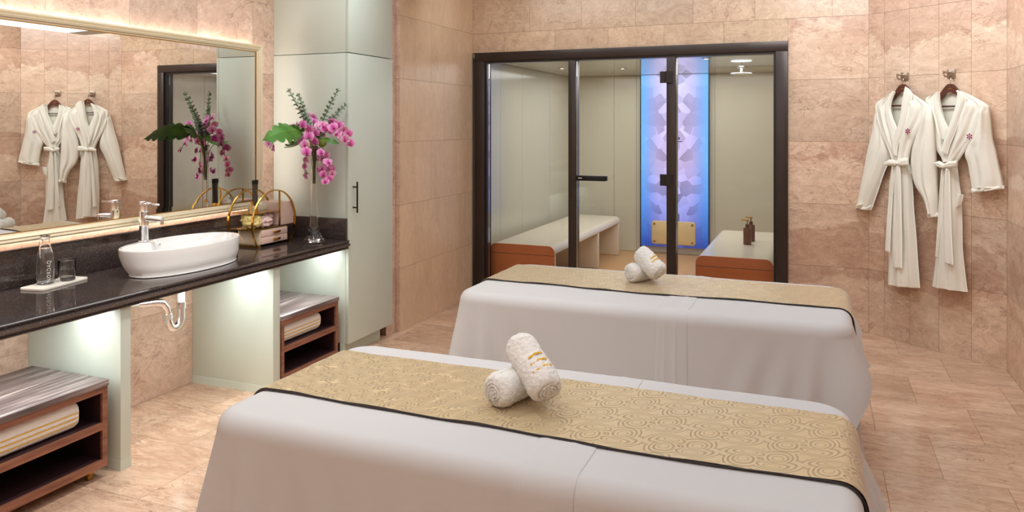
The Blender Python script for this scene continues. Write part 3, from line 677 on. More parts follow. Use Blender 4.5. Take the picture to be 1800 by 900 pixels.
# low cabinets under the counter
def nightstand(y0, y1, label):
    t = thing('low_cabinet', label, 'cabinet', (-3.15, (y0+y1)/2, 0), 'open walnut cabinets under the vanity')
    xb, xf, z0, z1, th = -3.395, -2.908, .050, .403, .036
    make('stone_top', G().box(xb, xf+.006, y0-.004, y1+.004, z1+.0005, .430), 'striped_stone', t, bevel=.002)
    make('side', G().box(xb, xf, y0, y0+.025, z0, z1), 'walnut', t)
    make('side', G().box(xb, xf, y1-.025, y1, z0, z1), 'walnut', t)
    make('top_board', G().box(xb, xf, y0+.0255, y1-.0255, z1-.026, z1), 'walnut', t)
    make('bottom_board', G().box(xb, xf, y0+.0255, y1-.0255, z0, z0+.034), 'walnut', t)
    make('shelf', G().box(xb+.012, xf, y0+.0255, y1-.0255, .214, .246), 'walnut', t)
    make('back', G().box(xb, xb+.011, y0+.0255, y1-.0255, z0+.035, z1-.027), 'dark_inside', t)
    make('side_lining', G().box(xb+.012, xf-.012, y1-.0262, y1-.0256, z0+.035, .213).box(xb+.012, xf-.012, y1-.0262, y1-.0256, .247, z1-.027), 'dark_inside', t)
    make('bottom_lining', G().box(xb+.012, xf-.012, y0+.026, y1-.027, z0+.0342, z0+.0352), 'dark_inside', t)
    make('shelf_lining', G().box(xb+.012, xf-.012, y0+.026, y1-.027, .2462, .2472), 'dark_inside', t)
    for lx in (xb+.05, xf-.05):
        for ly in (y0+.05, y1-.05):
            make('foot', G().lathe([(.013,0),(.015,.006),(.013,.014),(.022,.030),(.026,.044),(.020,.0495)], (lx,ly,0), 18), 'gold', t, smooth=True)
nightstand(1.72, 2.432, 'nearer low walnut cabinet with striped stone top and gold foot')
nightstand(3.602, 4.165, 'farther low walnut cabinet with striped stone top beside tall mint cabinet')
def fuzz(me, amp, sc=140):
    nn = [v_.normal.copy() for v_ in me.vertices]; out_ = []
    for v_, n_ in zip(me.vertices, nn): out_ += list(v_.co+n_*(amp*mnoise.noise(v_.co*sc)))
    me.vertices.foreach_set('co', out_); me.update()
def folded_towel(y0, y1, x0, x1, z0, z1, label, seed):
    t = thing('folded_towel', label, 'towel', ((x0+x1)/2, (y0+y1)/2, z0), 'folded towels in the low cabinets')
    NU, NV = 60, 40; r = (z1-z0)/2; cz = (z0+z1)/2; cx = x1-r
    def sec(u):
        # closed section in xz: stadium with a bulged front
        a = 2*PI*u; p = 9.0; c_, s_ = math.cos(a), math.sin(a)
        return (x0+x1)/2+(x1-x0)/2*math.copysign(abs(c_)**(2/p), c_), cz+r*math.copysign(abs(s_)**(2/3.2), s_)
    def fn(u, v_):
        x, z = sec(u); y = y0+(y1-y0)*v_
        e = min(v_, 1-v_)*(y1-y0)/.03; k = 1 if e > 1 else math.sqrt(max(0, 1-(1-e)**2))*.18+.82
        z2 = cz+(z-cz)*k; x2 = (x0+x1)/2+(x-(x0+x1)/2)*(.97+.03*k)
        z2 = max(z2, z0)
        return (x2, y, z2)
    g = G().grid(fn, NU, NV, cu=True)
    g.f.append(tuple(j*(NV+1) for j in range(NU))); g.m.append(0); g.f.append(tuple(j*(NV+1)+NV for j in range(NU-1,-1,-1))); g.m.append(0)
    o = make('terry_block', g, 'towel_white', t, smooth=True, auto=1.0); fuzz(o.data, .0014)
    for a_ in (.16, -.18, -.50):
        def sf(t_, v_, a_=a_):
            zf = a_+(t_-.5)*.085; sn = math.copysign(abs(zf)**1.6, zf); cs = math.sqrt(max(0, 1-sn*sn))
            y = y0+.004+(y1-y0-.008)*v_; e = min(v_, 1-v_)*(y1-y0)/.03; k = 1 if e > 1 else math.sqrt(max(0, 1-(1-e)**2))*.18+.82
            return ((x0+x1)/2+(x1-x0)/2*cs**(2/9.0)*(.97+.03*k)+.0020, y, cz+r*zf*k)
        make('stripe', G().grid(sf, 3, 30), 'towel_stripe', o, smooth=True)
folded_towel(1.965, 2.315, -3.27, -2.935, .248, .374, 'large folded white towel with yellow stripes in nearer low cabinet', 1)
folded_towel(1.760, 1.950, -3.27, -2.945, .248, .360, 'white towel at the left frame edge in nearer low cabinet', 2)
folded_towel(3.655, 4.030, -3.27, -2.945, .248, .366, 'folded white towel with yellow stripes in farther low cabinet', 3)

# ---------------------------------------------------------------- things on the counter
tr = G(); ang = math.radians(11)
def rot2(x, y, cx, cy, a): return (cx+x*math.cos(a)-y*math.sin(a), cy+x*math.sin(a)+y*math.cos(a))
poly = [rot2(x, y, -3.375, 2.535, ang) for x, y in rrect(-.066, .066, -.145, .145, .022, 5)]
tag(make('tray', G().prism(poly, 'z', CT, CT+.011), 'tray_marble', loc=(-3.375,2.535,CT), bevel=.002), 'small cream stone tray under the water bottle', 'tray')
TZ = CT+.0112
bo = thing('water_bottle', 'clear glass water bottle with white lettering on the tray', 'bottle', (-3.385, 2.492, TZ))
bp = [(.0,.0),(.034,.0),(.0385,.005),(.0395,.02),(.0395,.115),(.037,.135),(.028,.165),(.0215,.185),(.0185,.20),(.0178,.215),(.021,.218),(.021,.226),(.019,.228)]
bi = [(.0165,.226),(.0155,.20),(.0185,.186),(.0255,.164),(.0345,.134),(.0370,.114),(.0370,.02),(.034,.009),(0,.008)]
make('glass_body', G().lathe(bp+bi, (-3.385,2.492,TZ), 36), 'clear_glass', bo, smooth=True, auto=.9)
make('water', G().lathe([(0,.0088),(.0335,.0095),(.0366,.0205),(.0366,.114),(.0342,.1335),(.0252,.1635),(.0235,.168),(0,.168)], (-3.385,2.492,TZ), 32), 'water', bo, smooth=True, auto=.9)
make('clip_wire', G().tube([(-3.385+.022*math.cos(a), 2.492+.022*math.sin(a), TZ+.212) for a in np.linspace(0, 2*PI, 20)], .0014, 6), 'chrome', bo)
make('clip_loop', G().tube([(-3.380, 2.492-.024-.010*math.sin(a), TZ+.202+.012*math.cos(a)) for a in np.linspace(0, 2*PI, 16)], .0013, 6), 'chrome', bo)
def text_mesh(s, size):
    cu = bpy.data.curves.new('lettering', 'FONT'); cu.body = s; cu.size = size; cu.space_character = 1.25; cu.align_y = 'CENTER'
    o = bpy.data.objects.new('lettering', cu); COL.objects.link(o); bpy.context.view_layer.update()
    me = bpy.data.meshes.new_from_object(o.evaluated_get(bpy.context.evaluated_depsgraph_get()))
    v = [tuple(p.co) for p in me.vertices]; f = [tuple(p.vertices) for p in me.polygons]
    bpy.data.objects.remove(o); bpy.data.curves.remove(cu); bpy.data.meshes.remove(me); return v, f
v, f = text_mesh('NORDAQ', .026)
# wrap: text runs upward, letter height wraps around the glass on the side facing the room
view = math.atan2(0-2.492, 0+3.385)+.42
g = G(); vv = []
xs = max(p[0] for p in v)
for p in v:
    a = view-p[1]/.0400; vv.append((-3.385+.0400*math.cos(a), 2.492+.0400*math.sin(a), TZ+.014+p[0]*(.098/xs)))
make('lettering', g.add(vv, f), 'print_white', bo, normals=False)
gp = [(0,0),(.034,0),(.0375,.004),(.0380,.04),(.0385,.098),(.0378,.1),(.0365,.098),(.0360,.03),(.034,.018),(0,.016)]
tag(make('drinking_glass', G().lathe(gp, (-3.365,2.588,TZ), 36), 'clear_glass', loc=(-3.365,2.588,TZ), smooth=True, auto=.9), 'short clear drinking glass beside the water bottle', 'glass')

# gold ring organiser
og = thing('vanity_organizer', 'gold double ring organiser with pink drawers beside the basin', 'organizer', (-3.30, 3.90, CT))
RC, RR = .932, .205
def ring(x):
    a0 = math.asin((CT+.006-RC)/RR); n_ = 56
    pts = [(x, 3.90+RR*math.cos(a), RC+RR*math.sin(a)) for a in np.linspace(a0, PI-a0, n_)]
    g = G(); hw, ht = .006, .0035; v = []; f = []
    for p in pts:
        d = Vector((0, p[1]-3.90, p[2]-RC)).normalized()
        for sx, sr in ((-1,-1),(1,-1),(1,1),(-1,1)): v.append((p[0]+sx*hw, p[1]+d.y*sr*ht, p[2]+d.z*sr*ht))
    for i in range(n_-1):
        for j in range(4): k = (j+1) % 4; f.append((i*4+j, i*4+k, i*4+4+k, i*4+4+j))
    f += [(0,1,2,3), ((n_-1)*4+3, (n_-1)*4+2, (n_-1)*4+1, (n_-1)*4)]
    g.add(v, f); return make('gold_ring', g, 'gold', og)
ring(-3.203); ring(-3.392)
chw = math.sqrt(RR**2-(RC-CT)**2)
make('base_bar', G().box(-3.398, -3.197, 3.90-chw-.006, 3.90-chw+.012, CT, CT+.014), 'gold', og)
make('base_bar', G().box(-3.398, -3.197, 3.90+chw-.012, 3.90+chw+.006, CT, CT+.014), 'gold', og)
bxx = make('drawer_box', G().box(-3.385, -3.212, 3.775, 4.030, CT+.0145, .898), 'cream_lacquer', og, bevel=.002)
for z0, z1 in ((.808, .849), (.853, .894)):
    d_ = make('drawer_front', G().box(-3.2115, -3.204, 3.779, 4.026, z0, z1), 'pink_lacquer', og, bevel=.001)
    make('drawer_pull', G().box(-3.2035, -3.190, 3.885, 3.945, (z0+z1)/2-.006, (z0+z1)/2+.006), 'gold', d_, bevel=.002)
make('lower_shelf', G().box(-3.392, -3.203, 3.700, 4.100, .900, .906), 'gold', og)
make('upper_shelf', G().box(-3.386, -3.209, 3.725, 3.945, 1.000, 1.004), 'gold', og)
make('divider_post', G().box(-3.209, -3.199, 3.946, 3.953, .907, 1.128), 'gold', og)
make('divider_post', G().box(-3.396, -3.388, 3.946, 3.953, .907, 1.128), 'gold', og)
make('upright_box', G().box(-3.375, -3.210, 3.956, 4.098, .907, 1.052), 'pink_lacquer', og, bevel=.002)
make('back_shelf_panel', G().box(-3.384, -3.378, 3.84, 3.945, .907, .9995), 'cream_lacquer', og)
ts = thing('tissue_box', 'cream tissue box with tissue peak behind the gold ring', 'box', (-3.34, 3.905, 1.004))
make('carton', G().box(-3.375, -3.300, 3.853, 3.944, 1.0042, 1.046), 'cream_lacquer', ts, bevel=.002)
make('tissue', G().grid(lambda u, v_: (-3.337+(.028-.02*v_)*math.cos(2*PI*u)*(1-.8*v_), 3.90+(.03-.02*v_)*math.sin(2*PI*u)*(1-.7*v_)+.01*v_*math.sin(6*PI*u), 1.046+.038*v_), 24, 6, cu=True), 'tissue', ts, smooth=True)
tb = thing('cream_tube', 'dark cosmetic tube standing on its gold cap on the organiser', 'cosmetic tube', (-3.285, 3.815, 1.004))
def tubef(u, v_):
    a = 2*PI*u; k = 1-v_; rx = .019*k+.0022*v_; ry = .019*k+.027*v_
    return (-3.285+rx*math.cos(a), 3.815+ry*math.sin(a), 1.045+.135*v_)
make('cap', G().lathe([(0,0),(.0165,0),(.017,.003),(.017,.038),(.0155,.0405)], (-3.285,3.815,1.0042), 20), 'gold', tb, smooth=True, auto=.6)
make('tube_body', G().grid(tubef, 28, 10, cu=True), 'tube_dark', tb, smooth=True)
make('crimp', G().box(-3.288, -3.282, 3.789, 3.841, 1.178, 1.205), 'dark_metal', tb)
for zz, hw in ((1.140,.010),(1.132,.006),(1.122,.008),(1.116,.005)): make('print_line', G().box(-3.2795+.004*(1.14-zz)/.03, -3.2755+.004*(1.14-zz)/.03, 3.815-hw, 3.815+hw, zz-.0015, zz+.0015), 'gold', tb)
sb = thing('perfume_bottle', 'tiny clear bottle with gold cap left of the dark tube', 'bottle', (-3.262, 3.760, 1.004))
make('glass_body', G().lathe([(0,0),(.013,0),(.014,.002),(.014,.045),(.010,.050),(.006,.052)], (-3.262,3.760,1.0042), 20), 'clear_glass', sb, smooth=True, auto=.6)
make('cap', G().lathe([(.0085,.052),(.0085,.072),(0,.0725)], (-3.262,3.760,1.0042), 16), 'gold', sb, smooth=True, auto=.6)
# satin bundle: folded petals of cloth
sbn = thing('satin_bundle', 'pale yellow and pink satin cloth bundle on the gold shelf', 'cloth', (-3.30, 3.83, .906))
def puff(c, rx, ry, rz, ph, name, mat):
    def fn(u, v_):
        a = 2*PI*u; b = PI*(v_-.5); dv = Vector((math.cos(a)*math.cos(b), math.sin(a)*math.cos(b), math.sin(b))); k = 1+.30*mnoise.noise(dv*2.2+Vector((ph*7,0,0)))+.22*(1-2*abs(mnoise.noise(dv*3.6+Vector((0,ph*5,0)))))-.1
        return (c[0]+rx*k*math.cos(a)*math.cos(b), c[1]+ry*k*math.sin(a)*math.cos(b), max(.9065, c[2]+rz*k*math.sin(b)))
    make(name, G().grid(fn, 64, 32, cu=True), mat, sbn, smooth=True)
puff((-3.262,3.765,.948), .050, .050, .046, .3, 'yellow_fold', 'satin_yellow')
puff((-3.300,3.800,.958), .060, .060, .048, 1.9, 'yellow_fold', 'satin_yellow')
puff((-3.246,3.850,.942), .040, .062, .038, 2.6, 'pink_fold', 'satin_pink')
puff((-3.290,3.880,.953), .055, .062, .046, 4.1, 'pink_fold', 'satin_pink')

# ---------------------------------------------------------------- vase and flowers
VX, VY = -2.995, 4.028
va = thing('trumpet_vase', 'tall slender clear glass vase with flared foot on counter end', 'vase', (VX, VY, CT))
vo = [(.0,0),(.058,.0),(.068,.010),(.069,.022),(.060,.036),(.044,.060),(.034,.095),(.0275,.14),(.0235,.20),(.0215,.28),(.0215,.40),(.023,.52),(.026,.60),(.028,.625)]
vi = [(.0255,.623),(.0235,.60),(.0205,.52),(.0190,.40),(.0190,.28),(.0205,.20),(.0235,.14),(.028,.10),(.020,.085),(0,.082)]
make('glass_body', G().lathe(vo+vi, (VX,VY,CT), 40), 'clear_glass', va, smooth=True, auto=.9)
TOPZ = CT+.625
def bez(p, n=16):
    p = [Vector(q) for q in p]; out_ = []
    for i in range(n+1):
        t = i/n; q = list(p)
        while len(q) > 1: q = [q[k].lerp(q[k+1], t) for k in range(len(q)-1)]
        out_.append(q[0])
    return out_
def petal_mesh(ln, wd, cup, base_dir, roll, start=.0):
    """petal strip in blossom coords (z = facing); returns verts, faces, uvs"""
    nu, nv = 5, 4; v = []; uv = []; f = []
    d = Vector((math.cos(base_dir), math.sin(base_dir), 0)); s = Vector((-d.y, d.x, 0))
    for i in range(nu+1):
        t = i/nu; ww = wd*math.sin(PI*min(1, (t*.86+.10)))**.75
        for j in range(nv+1):
            u = j/nv*2-1; p = d*(ln*(start+t*(1-start)))+s*(ww*u)
            p.z = cup*(t**2)*ln-.18*wd*abs(u)**2*t+roll*math.sin(5*t+2*u)*.02*ln
            v.append(p); uv.append((t, (u+1)/2))
    for i in range(nu):
        for j in range(nv): a = i*(nv+1)+j; f.append((a, a+nv+1, a+nv+2, a+1))
    return v, f, uv
def blossom_mesh(seed, mat):
    r_ = random.Random(seed); me = bpy.data.meshes.new('blossom'); V = []; F = []; UVs = []
    specs = [(PI/2, .030, .011, .02), (PI/2+2.25, .029, .010, -.02), (PI/2-2.25, .029, .010, -.02), (PI/2+1.25, .033, .021, .10), (PI/2-1.25, .033, .021, .10)]
    for k, (dr_, ln, wd, cup) in enumerate(specs):
        v, f, uv = petal_mesh(ln*r_.uniform(.92,1.08), wd*r_.uniform(.92,1.1), cup+r_.uniform(-.12,.12), dr_+r_.uniform(-.1,.1), r_.uniform(-1,1))
        n0 = len(V); dz = .0015 if k > 2 else 0
        V += [(p.x, p.y, p.z+dz) for p in v]; F += [tuple(i+n0 for i in q) for q in f]; UVs += uv
    me.from_pydata(V, [], F); me.materials.append(MAT[mat]); ul = me.uv_layers.new(name='UVMap')
    for lp in me.loops: ul.data[lp.index].uv = UVs[lp.vertex_index]
    me.polygons.foreach_set('use_smooth', [True]*len(me.polygons)); return me
def lip_mesh():
    g = G(); g.grid(lambda u, v_: ((.007*(1-.5*v_))*math.sin(2*PI*u)*(.4+v_), -.012*v_+.004*math.cos(2*PI*u), .004+.012*v_*(1-.4*v_)+.003*math.cos(2*PI*u)), 10, 4, cu=True)
    me = bpy.data.meshes.new('lip'); me.from_pydata(g.v, [], g.f); me.materials.append(MAT['orchid_lip']); me.polygons.foreach_set('use_smooth', [True]*len(me.polygons)); return me
BM = [blossom_mesh(i, 'orchid' if i % 3 else 'orchid_pale') for i in range(6)]; LIP = lip_mesh()
CAMV = Vector((0, 0, 1.55))
def put_blossom(parent, pos, k, face=None, scale=1.0):
    pos = Vector(pos); b_ = bpy.data.objects.new('blossom', BM[k % 6]); COL.objects.link(b_)
    d = (face if face is not None else (CAMV-pos).normalized())+Vector((random.uniform(-.55,.55), random.uniform(-.55,.55), random.uniform(-.5,.35))); d.normalize()
    q = d.to_track_quat('Z', 'Y'); q = q @ Matrix.Rotation(random.uniform(-.35,.35), 3, 'Z').to_quaternion()
    b_.parent = parent; b_.location = pos-ORG[parent.name]; b_.rotation_mode = 'QUATERNION'; b_.rotation_quaternion = q; b_.scale = (scale,)*3
    l_ = bpy.data.objects.new('lip', LIP); COL.objects.link(l_); l_.parent = b_; return b_
MAIN = [(-3.012,4.042,1.596),(-2.999,4.03,1.565),(-2.935,4.038,1.545),(-2.884,4.076,1.534),(-2.891,4.144,1.549),(-2.823,4.106,1.518),(-2.835,4.098,1.48),(-2.806,4.148,1.433),(-2.954,3.921,1.527),(-3.01,4.033,1.522),(-2.985,3.926,1.481),(-2.973,4.009,1.499),(-2.981,4.082,1.487),(-2.967,3.994,1.446),(-2.954,3.921,1.478),(-2.934,3.871,1.386),(-2.994,4.031,1.395),(-2.962,3.89,1.43),(-2.791,4.073,1.461),(-2.806,4.129,1.495),(-2.95,4.120,1.518)]
HANG = [(-2.932,4.015,1.374),(-2.985,4.1,1.331),(-2.958,4.102,1.355),(-2.89,4.032,1.312),(-2.959,4.065,1.271),(-2.903,4.089,1.275),(-2.934,4.043,1.234),(-2.942,4.145,1.232),(-2.898,4.057,1.207),(-2.949,4.095,1.301)]
random.seed(21)
MAIN += [(p[0]-.03+random.uniform(-.012,.012), p[1]+random.uniform(-.03,.02), p[2]+random.uniform(-.028,.028)) for p in MAIN]
HANG += [(p[0]-.018, p[1]+random.uniform(-.02,.02), p[2]+random.uniform(-.02,.02)) for p in HANG]
right = [MAIN[i] for i in (2,3,4,5,19,6,18,7,20,23,24,25,26,40,27)]
left = [MAIN[i] for i in (0,1,8,9,11,12,10,14,13,17,16,15,21,22,29,30,32,33,35,34,38)]
def spray(label, path, pts, rad=.0022, faces=None, sc=1.0):
    t = thing('orchid_spray', label, 'flower', (VX, VY, TOPZ-.1), 'pink orchid sprays in the glass vase')
    make('stem', G().tube(bez(path), rad, 8), 'stem_green', t, smooth=True)
    for i, p in enumerate(pts): put_blossom(t, p, i+len(pts), None if faces is None else faces[i], sc)
    return t
inV = [(VX+.004, VY+.004, TOPZ-.24), (VX+.003, VY+.002, TOPZ)]
spray('pink orchid spray arching right in front of the mint cabinet', inV+[(VX+.02,VY,1.60),(-2.88,4.10,1.57),(-2.80,4.14,1.42)], right, sc=1.12)
spray('dense pink orchid spray arching forward over the vase rim', [(VX-.006,VY-.004,TOPZ-.24),(VX-.004,VY,TOPZ),(-2.99,4.03,1.66),(-2.95,3.92,1.52),(-2.935,3.87,1.37)], left, sc=1.05)
spray('dark pink orchid spray hanging straight down beside the vase', [(VX+.006,VY-.005,TOPZ-.24),(VX+.006,VY-.003,TOPZ),(-2.95,4.06,1.52),(-2.92,4.06,1.36),(-2.91,4.06,1.20)], HANG, sc=.88)
bk = [(-3.12,3.96,1.53),(-3.16,3.92,1.52),(-3.19,3.95,1.50),(-3.23,3.93,1.47),(-3.25,3.90,1.43),(-3.25,3.95,1.40),(-3.21,3.89,1.46),(-3.10,4.00,1.55)]
mv = Vector((-1, -.3, 0))
spray('pink orchid spray leaning towards the mirror behind the leaves', [(VX-.008,VY+.002,TOPZ-.24),(VX-.006,VY+.002,TOPZ),(-3.06,3.99,1.60),(-3.20,3.93,1.52),(-3.26,3.92,1.40)], bk, faces=[mv]*8)
bk2 = [(-3.09,4.09,1.36),(-3.11,4.10,1.32),(-3.12,4.10,1.28),(-3.12,4.12,1.24),(-3.12,4.11,1.21)]
spray('pink orchid spray drooping on the mirror side of the vase', [(VX-.008,VY+.006,TOPZ-.24),(VX-.006,VY+.006,TOPZ),(-3.05,4.05,1.52),(-3.12,4.10,1.38),(-3.13,4.11,1.20)], bk2, faces=[mv]*5, sc=.9)
def eucalyptus(label, tip, base=(VX, VY, TOPZ-.2)):
    t = thing('eucalyptus_stem', label, 'foliage', (VX, VY, TOPZ-.1), 'eucalyptus stems in the glass vase')
    mid = Vector((VX, VY, TOPZ+.03)); tipv = Vector(tip); c = mid.lerp(tipv, .5)+Vector((0,0,.02))
    path = bez([base, mid, mid+Vector((0,0,.03)), c, tipv], 30); make('stem', G().tube(path, [.0028-.0018*i/30 for i in range(31)], 6), 'bud_brown', t, smooth=True)
    g = G(); nn = 26
    for i in range(nn):
        s_ = .42+.58*i/(nn-1); k = s_*30; a = path[min(29, int(k))].lerp(path[min(30, int(k)+1)], k-int(k)); d = (path[min(30,int(k)+1)]-path[max(0,int(k)-1)]).normalized()
        sz = (.0165-.008*(i/nn))*random.uniform(.85,1.1)
        th = i*PI/2+random.uniform(-.3,.3)
        e1 = d.orthogonal().normalized(); e2 = d.cross(e1)
        for sg in (1, -1):
            o_ = (e1*math.cos(th)+e2*math.sin(th))*sg; up_ = (d*.55+o_*.2).normalized(); sd = d.cross(o_).normalized()
            cen = a+o_*sz*.95; n_ = 8; vv = [cen+up_*.001]+[cen+(o_*math.cos(2*PI*j/n_)+(sd*.72+d*.70)*math.sin(2*PI*j/n_))*sz+d*(.25*sz*math.cos(2*PI*j/n_)) for j in range(n_)]
            g.add(vv, [(0, 1+j, 1+(j+1) % n_) for j in range(n_)])
    o = make('leaves', g, 'eucalyptus', t, smooth=True, normals=False); o['kind'] = 'stuff'
eucalyptus('thin eucalyptus stem, leftmost of the four above the orchids', (-3.03, 3.807, 1.778))
eucalyptus('pale green eucalyptus stem, second from the left above the orchids', (-3.0, 3.862, 1.751))
eucalyptus('tallest right-leaning eucalyptus stem above the orchids', (-2.90, 4.165, 1.792))
eucalyptus('short eucalyptus stem, rightmost of the four above the orchids', (-2.86, 4.200, 1.692))
def monstera(label, base, tip, side, width, droop, lobes=4):
    """split leaf: midrib base->tip, half width, holes cut between side lobes; lobes joined near the rib"""
    t = thing('monstera_leaf', label, 'leaf', (VX, VY, TOPZ-.1), 'split leaves in the glass vase')
    b, e_ = Vector(base), Vector(tip); ax = (e_-b); L = ax.length; d = ax.normalized(); s = Vector(side); s = (s-d*s.dot(d)).normalized(); nrm = d.cross(s)
    g = G(); nu, nv = 48, 8
    for sg in (1, -1):
        v = []; f = []
        for i in range(nu+1):
            t_ = i/nu; env = width*(math.sin(PI*min(1, .12+.88*t_)))**.6*(1-.25*t_)
            lobe = .22+.78*abs(math.sin(PI*t_*lobes+ (.3 if sg > 0 else .7)))**.30
            for j in range(nv+1):
                q = j/nv; ww = env*q*(1 if q < .45 else 1) ; ww = min(ww, env*lobe)
                p = b+d*(L*(t_-.06*q+.16*q*q*(1-t_)))+s*(sg*ww)+nrm*(.10*L*math.sin(PI*t_)-droop*(ww/width)**2*width)
                p.z -= .25*L*t_**2*.4
                v.append(p)
        for i in range(nu):
            for j in range(nv): a = i*(nv+1)+j; f.append((a, a+nv+1, a+nv+2, a+1))
        g.add(v, f)
    make('blade', g, 'leaf_green', t, smooth=True)
    make('midrib', G().tube([b+d*(L*k/12)+nrm*(.10*L*math.sin(PI*k/12)+.001)+Vector((0,0,-.1*L*(k/12)**2)) for k in range(12)], [.0028*(1-k/14) for k in range(12)], 6), 'stem_green', t)
    make('stalk', G().tube(bez([(VX,VY,TOPZ-.22),(VX,VY,TOPZ+.02),Vector((VX,VY,TOPZ+.06)).lerp(b,.5), b]), .0048, 8), 'stem_green', t, smooth=True)
monstera('big split leaf reaching left towards the mirror frame', (-3.0, 3.90, 1.50), (-2.985, 3.52, 1.50), (.55, 0, -.75), .085, .25, 5)
monstera('upright dark leaf tucked left of the orchids', (-3.0, 3.95, 1.48), (-3.02, 3.80, 1.555), (.3, .2, .9), .055, .2, 3)
monstera('broad green leaf facing the mirror behind the orchids', (-3.03, 4.0, 1.47), (-3.22, 4.02, 1.42), (.1, 1, .1), .10, .3)
monstera('small leaf poking out right under the orchids', (-2.96, 4.04, 1.45), (-2.85, 4.10, 1.445), (0, .6, .8), .028, .1, 2)
g = G(); 
def mossf(u, v_):
    a = 2*PI*u; b_ = PI*(v_-.5); k = 1+.12*math.sin(9*a)*math.cos(5*b_); return (-2.945+.026*k*math.cos(a)*math.cos(b_), 4.045+.026*k*math.sin(a)*math.cos(b_), 1.437+.026*k*math.sin(b_))
tag(make('moss_ball', g.grid(mossf, 30, 16, cu=True), 'moss_green', smooth=True, loc=(-2.945,4.045,1.437)), 'round mossy green pompon flower among the orchids', 'flower')

# ---------------------------------------------------------------- beds
def bed_profile(e, zt, re):
    """distance beyond the flat top along the cloth -> (outward, z drop)"""
    if e <= 0: return (e, 0)
    q = re*PI/2
    if e < q: a = e/re; return (re*math.sin(a), re*(1-math.cos(a)))
    return (re, re+(e-q))
def bed(label, x0, x1, y0, y1, zt, hems, near):
    t = thing('massage_table', label, 'massage table', ((x0+x1)/2, (y0+y1)/2, 0), 'massage tables')
    re, rc = .055, .09; N = 300; rows = 46
    ix0, ix1, iy0, iy1 = x0+re, x1-re, y0+re, y1-re
    # perimeter of the flat part (rounded rectangle)
    per = []
    rr = rc-.03
    segs = [((ix1-rr,iy0),(ix0+rr,iy0)),]
    L1, L2 = (ix1-ix0-2*rr), (iy1-iy0-2*rr); La = rr*PI/2; tot = 2*L1+2*L2+4*La
    for i in range(N):
        s = tot*i/N
        if s < L1: p = (ix0+rr+s, iy0); n_ = (0,-1); c_ = None
        elif s < L1+La: a = -PI/2+(s-L1)/rr; p = (ix1-rr+rr*math.cos(a), iy0+rr+rr*math.sin(a)); n_ = (math.cos(a), math.sin(a))
        elif s < L1+La+L2: p = (ix1, iy0+rr+s-L1-La); n_ = (1,0)
        elif s < L1+2*La+L2: a = (s-L1-La-L2)/rr; p = (ix1-rr+rr*math.cos(a), iy1-rr+rr*math.sin(a)); n_ = (math.cos(a), math.sin(a))
        elif s < 2*L1+2*La+L2: p = (ix1-rr-(s-L1-2*La-L2), iy1); n_ = (0,1)
        elif s < 2*L1+3*La+L2: a = PI/2+(s-2*L1-2*La-L2)/rr; p = (ix0+rr+rr*math.cos(a), iy1-rr+rr*math.sin(a)); n_ = (math.cos(a), math.sin(a))
        elif s < 2*L1+3*La+2*L2: p = (ix0, iy1-rr-(s-2*L1-3*La-L2)); n_ = (-1,0)
        else: a = PI+(s-2*L1-3*La-2*L2)/rr; p = (ix0+rr+rr*math.cos(a), iy0+rr+rr*math.sin(a)); n_ = (math.cos(a), math.sin(a))
        per.append((p, n_, s))
    cor = [L1+La/2, L1+1.5*La+L2, 2*L1+2.5*La+L2, 2*L1+3.5*La+2*L2]
    cen = ((x0+x1)/2, (y0+y1)/2)
    def flare_out(s, z, drop, flare, fold):
        if drop <= 0: return 0.0
        cn = min(cor, key=lambda c_: abs((s-c_+tot/2) % tot-tot/2)); ds = (s-cn+tot/2) % tot-tot/2; d = abs(ds)
        fl = flare*(drop/.6)**1.2
        w_ = math.exp(-(d/.15)**2); sw = min(1, drop/.2)
        # cone folds fan out from the corner as the cloth falls
        fl += fold*1.6*w_*(drop/.5)*(.45+.9*math.cos(ds*(62-26*min(1, drop/.55))))
        fl += fold*.5*math.exp(-((d-.30)/.16)**2)*(drop/.5)*math.cos((d-.30-.35*drop)*40)
        fl += fold*.35*(drop/.55)**1.1*(math.sin(s*9+2*math.sin(s*3.1))*.6+math.sin(s*21+1.3*math.sin(s*5))*.4)
        fl += .010*w_*sw+.006*mnoise.noise(Vector((s*3, z*3, 7)))*(drop/.3)*(1-w_)
        return fl
    def sheet(off, hemf, fold, flare, name, mat, parent, top=True):
        v = []; f = []
        K = []
        if top:
            for k in range(8): K.append(('in', 1-(k+0.0)/8))
        for k in range(10): K.append(('arc', k/9))
        for k in range(1, rows): K.append(('drop', k/(rows-1)))
        for (kind, q) in K:
            for (p, n_, s) in per:
                hz = hemf(p, n_)
                if kind == 'in':
                    sc = 1-q; sc = sc if sc > 0 else .0
                    x = cen[0]+(p[0]-cen[0])*sc; y = cen[1]+(p[1]-cen[1])*sc
                    z = zt+off+.003*mnoise.noise(Vector((x*5, y*5, 1.3+zt)))
                    v.append((x, y, z)); continue
                if kind == 'arc':
                    a = q*PI/2; out_ = (re+off)*math.sin(a); z = zt+off-(re+off)*(1-math.cos(a))
                    z += .003*mnoise.noise(Vector((p[0]*5, p[1]*5, 1.3+zt)))*(1-q)
                else:
                    out_ = re+off; z = (zt-re)+(hz-(zt-re))*q
                    drop = (zt-re)-z
                    out_ += flare_out(s, z, drop, flare, fold)
                    if top: out_ += max(0, n_[0])*.050*min(1.15, max(0, drop)/.17)**1.1
                v.append((p[0]+n_[0]*out_, p[1]+n_[1]*out_, z))
        for i in range(len(K)-1):
            for j in range(N): k = (j+1) % N; f.append((i*N+j, i*N+k, (i+1)*N+k, (i+1)*N+j))
        return make(name, G().add(v, f), mat, parent, smooth=True)
    def hem_top(p, n_):
        e_ = max(0, n_[0]); return hems[0]*(1-e_)+hems[1]*e_
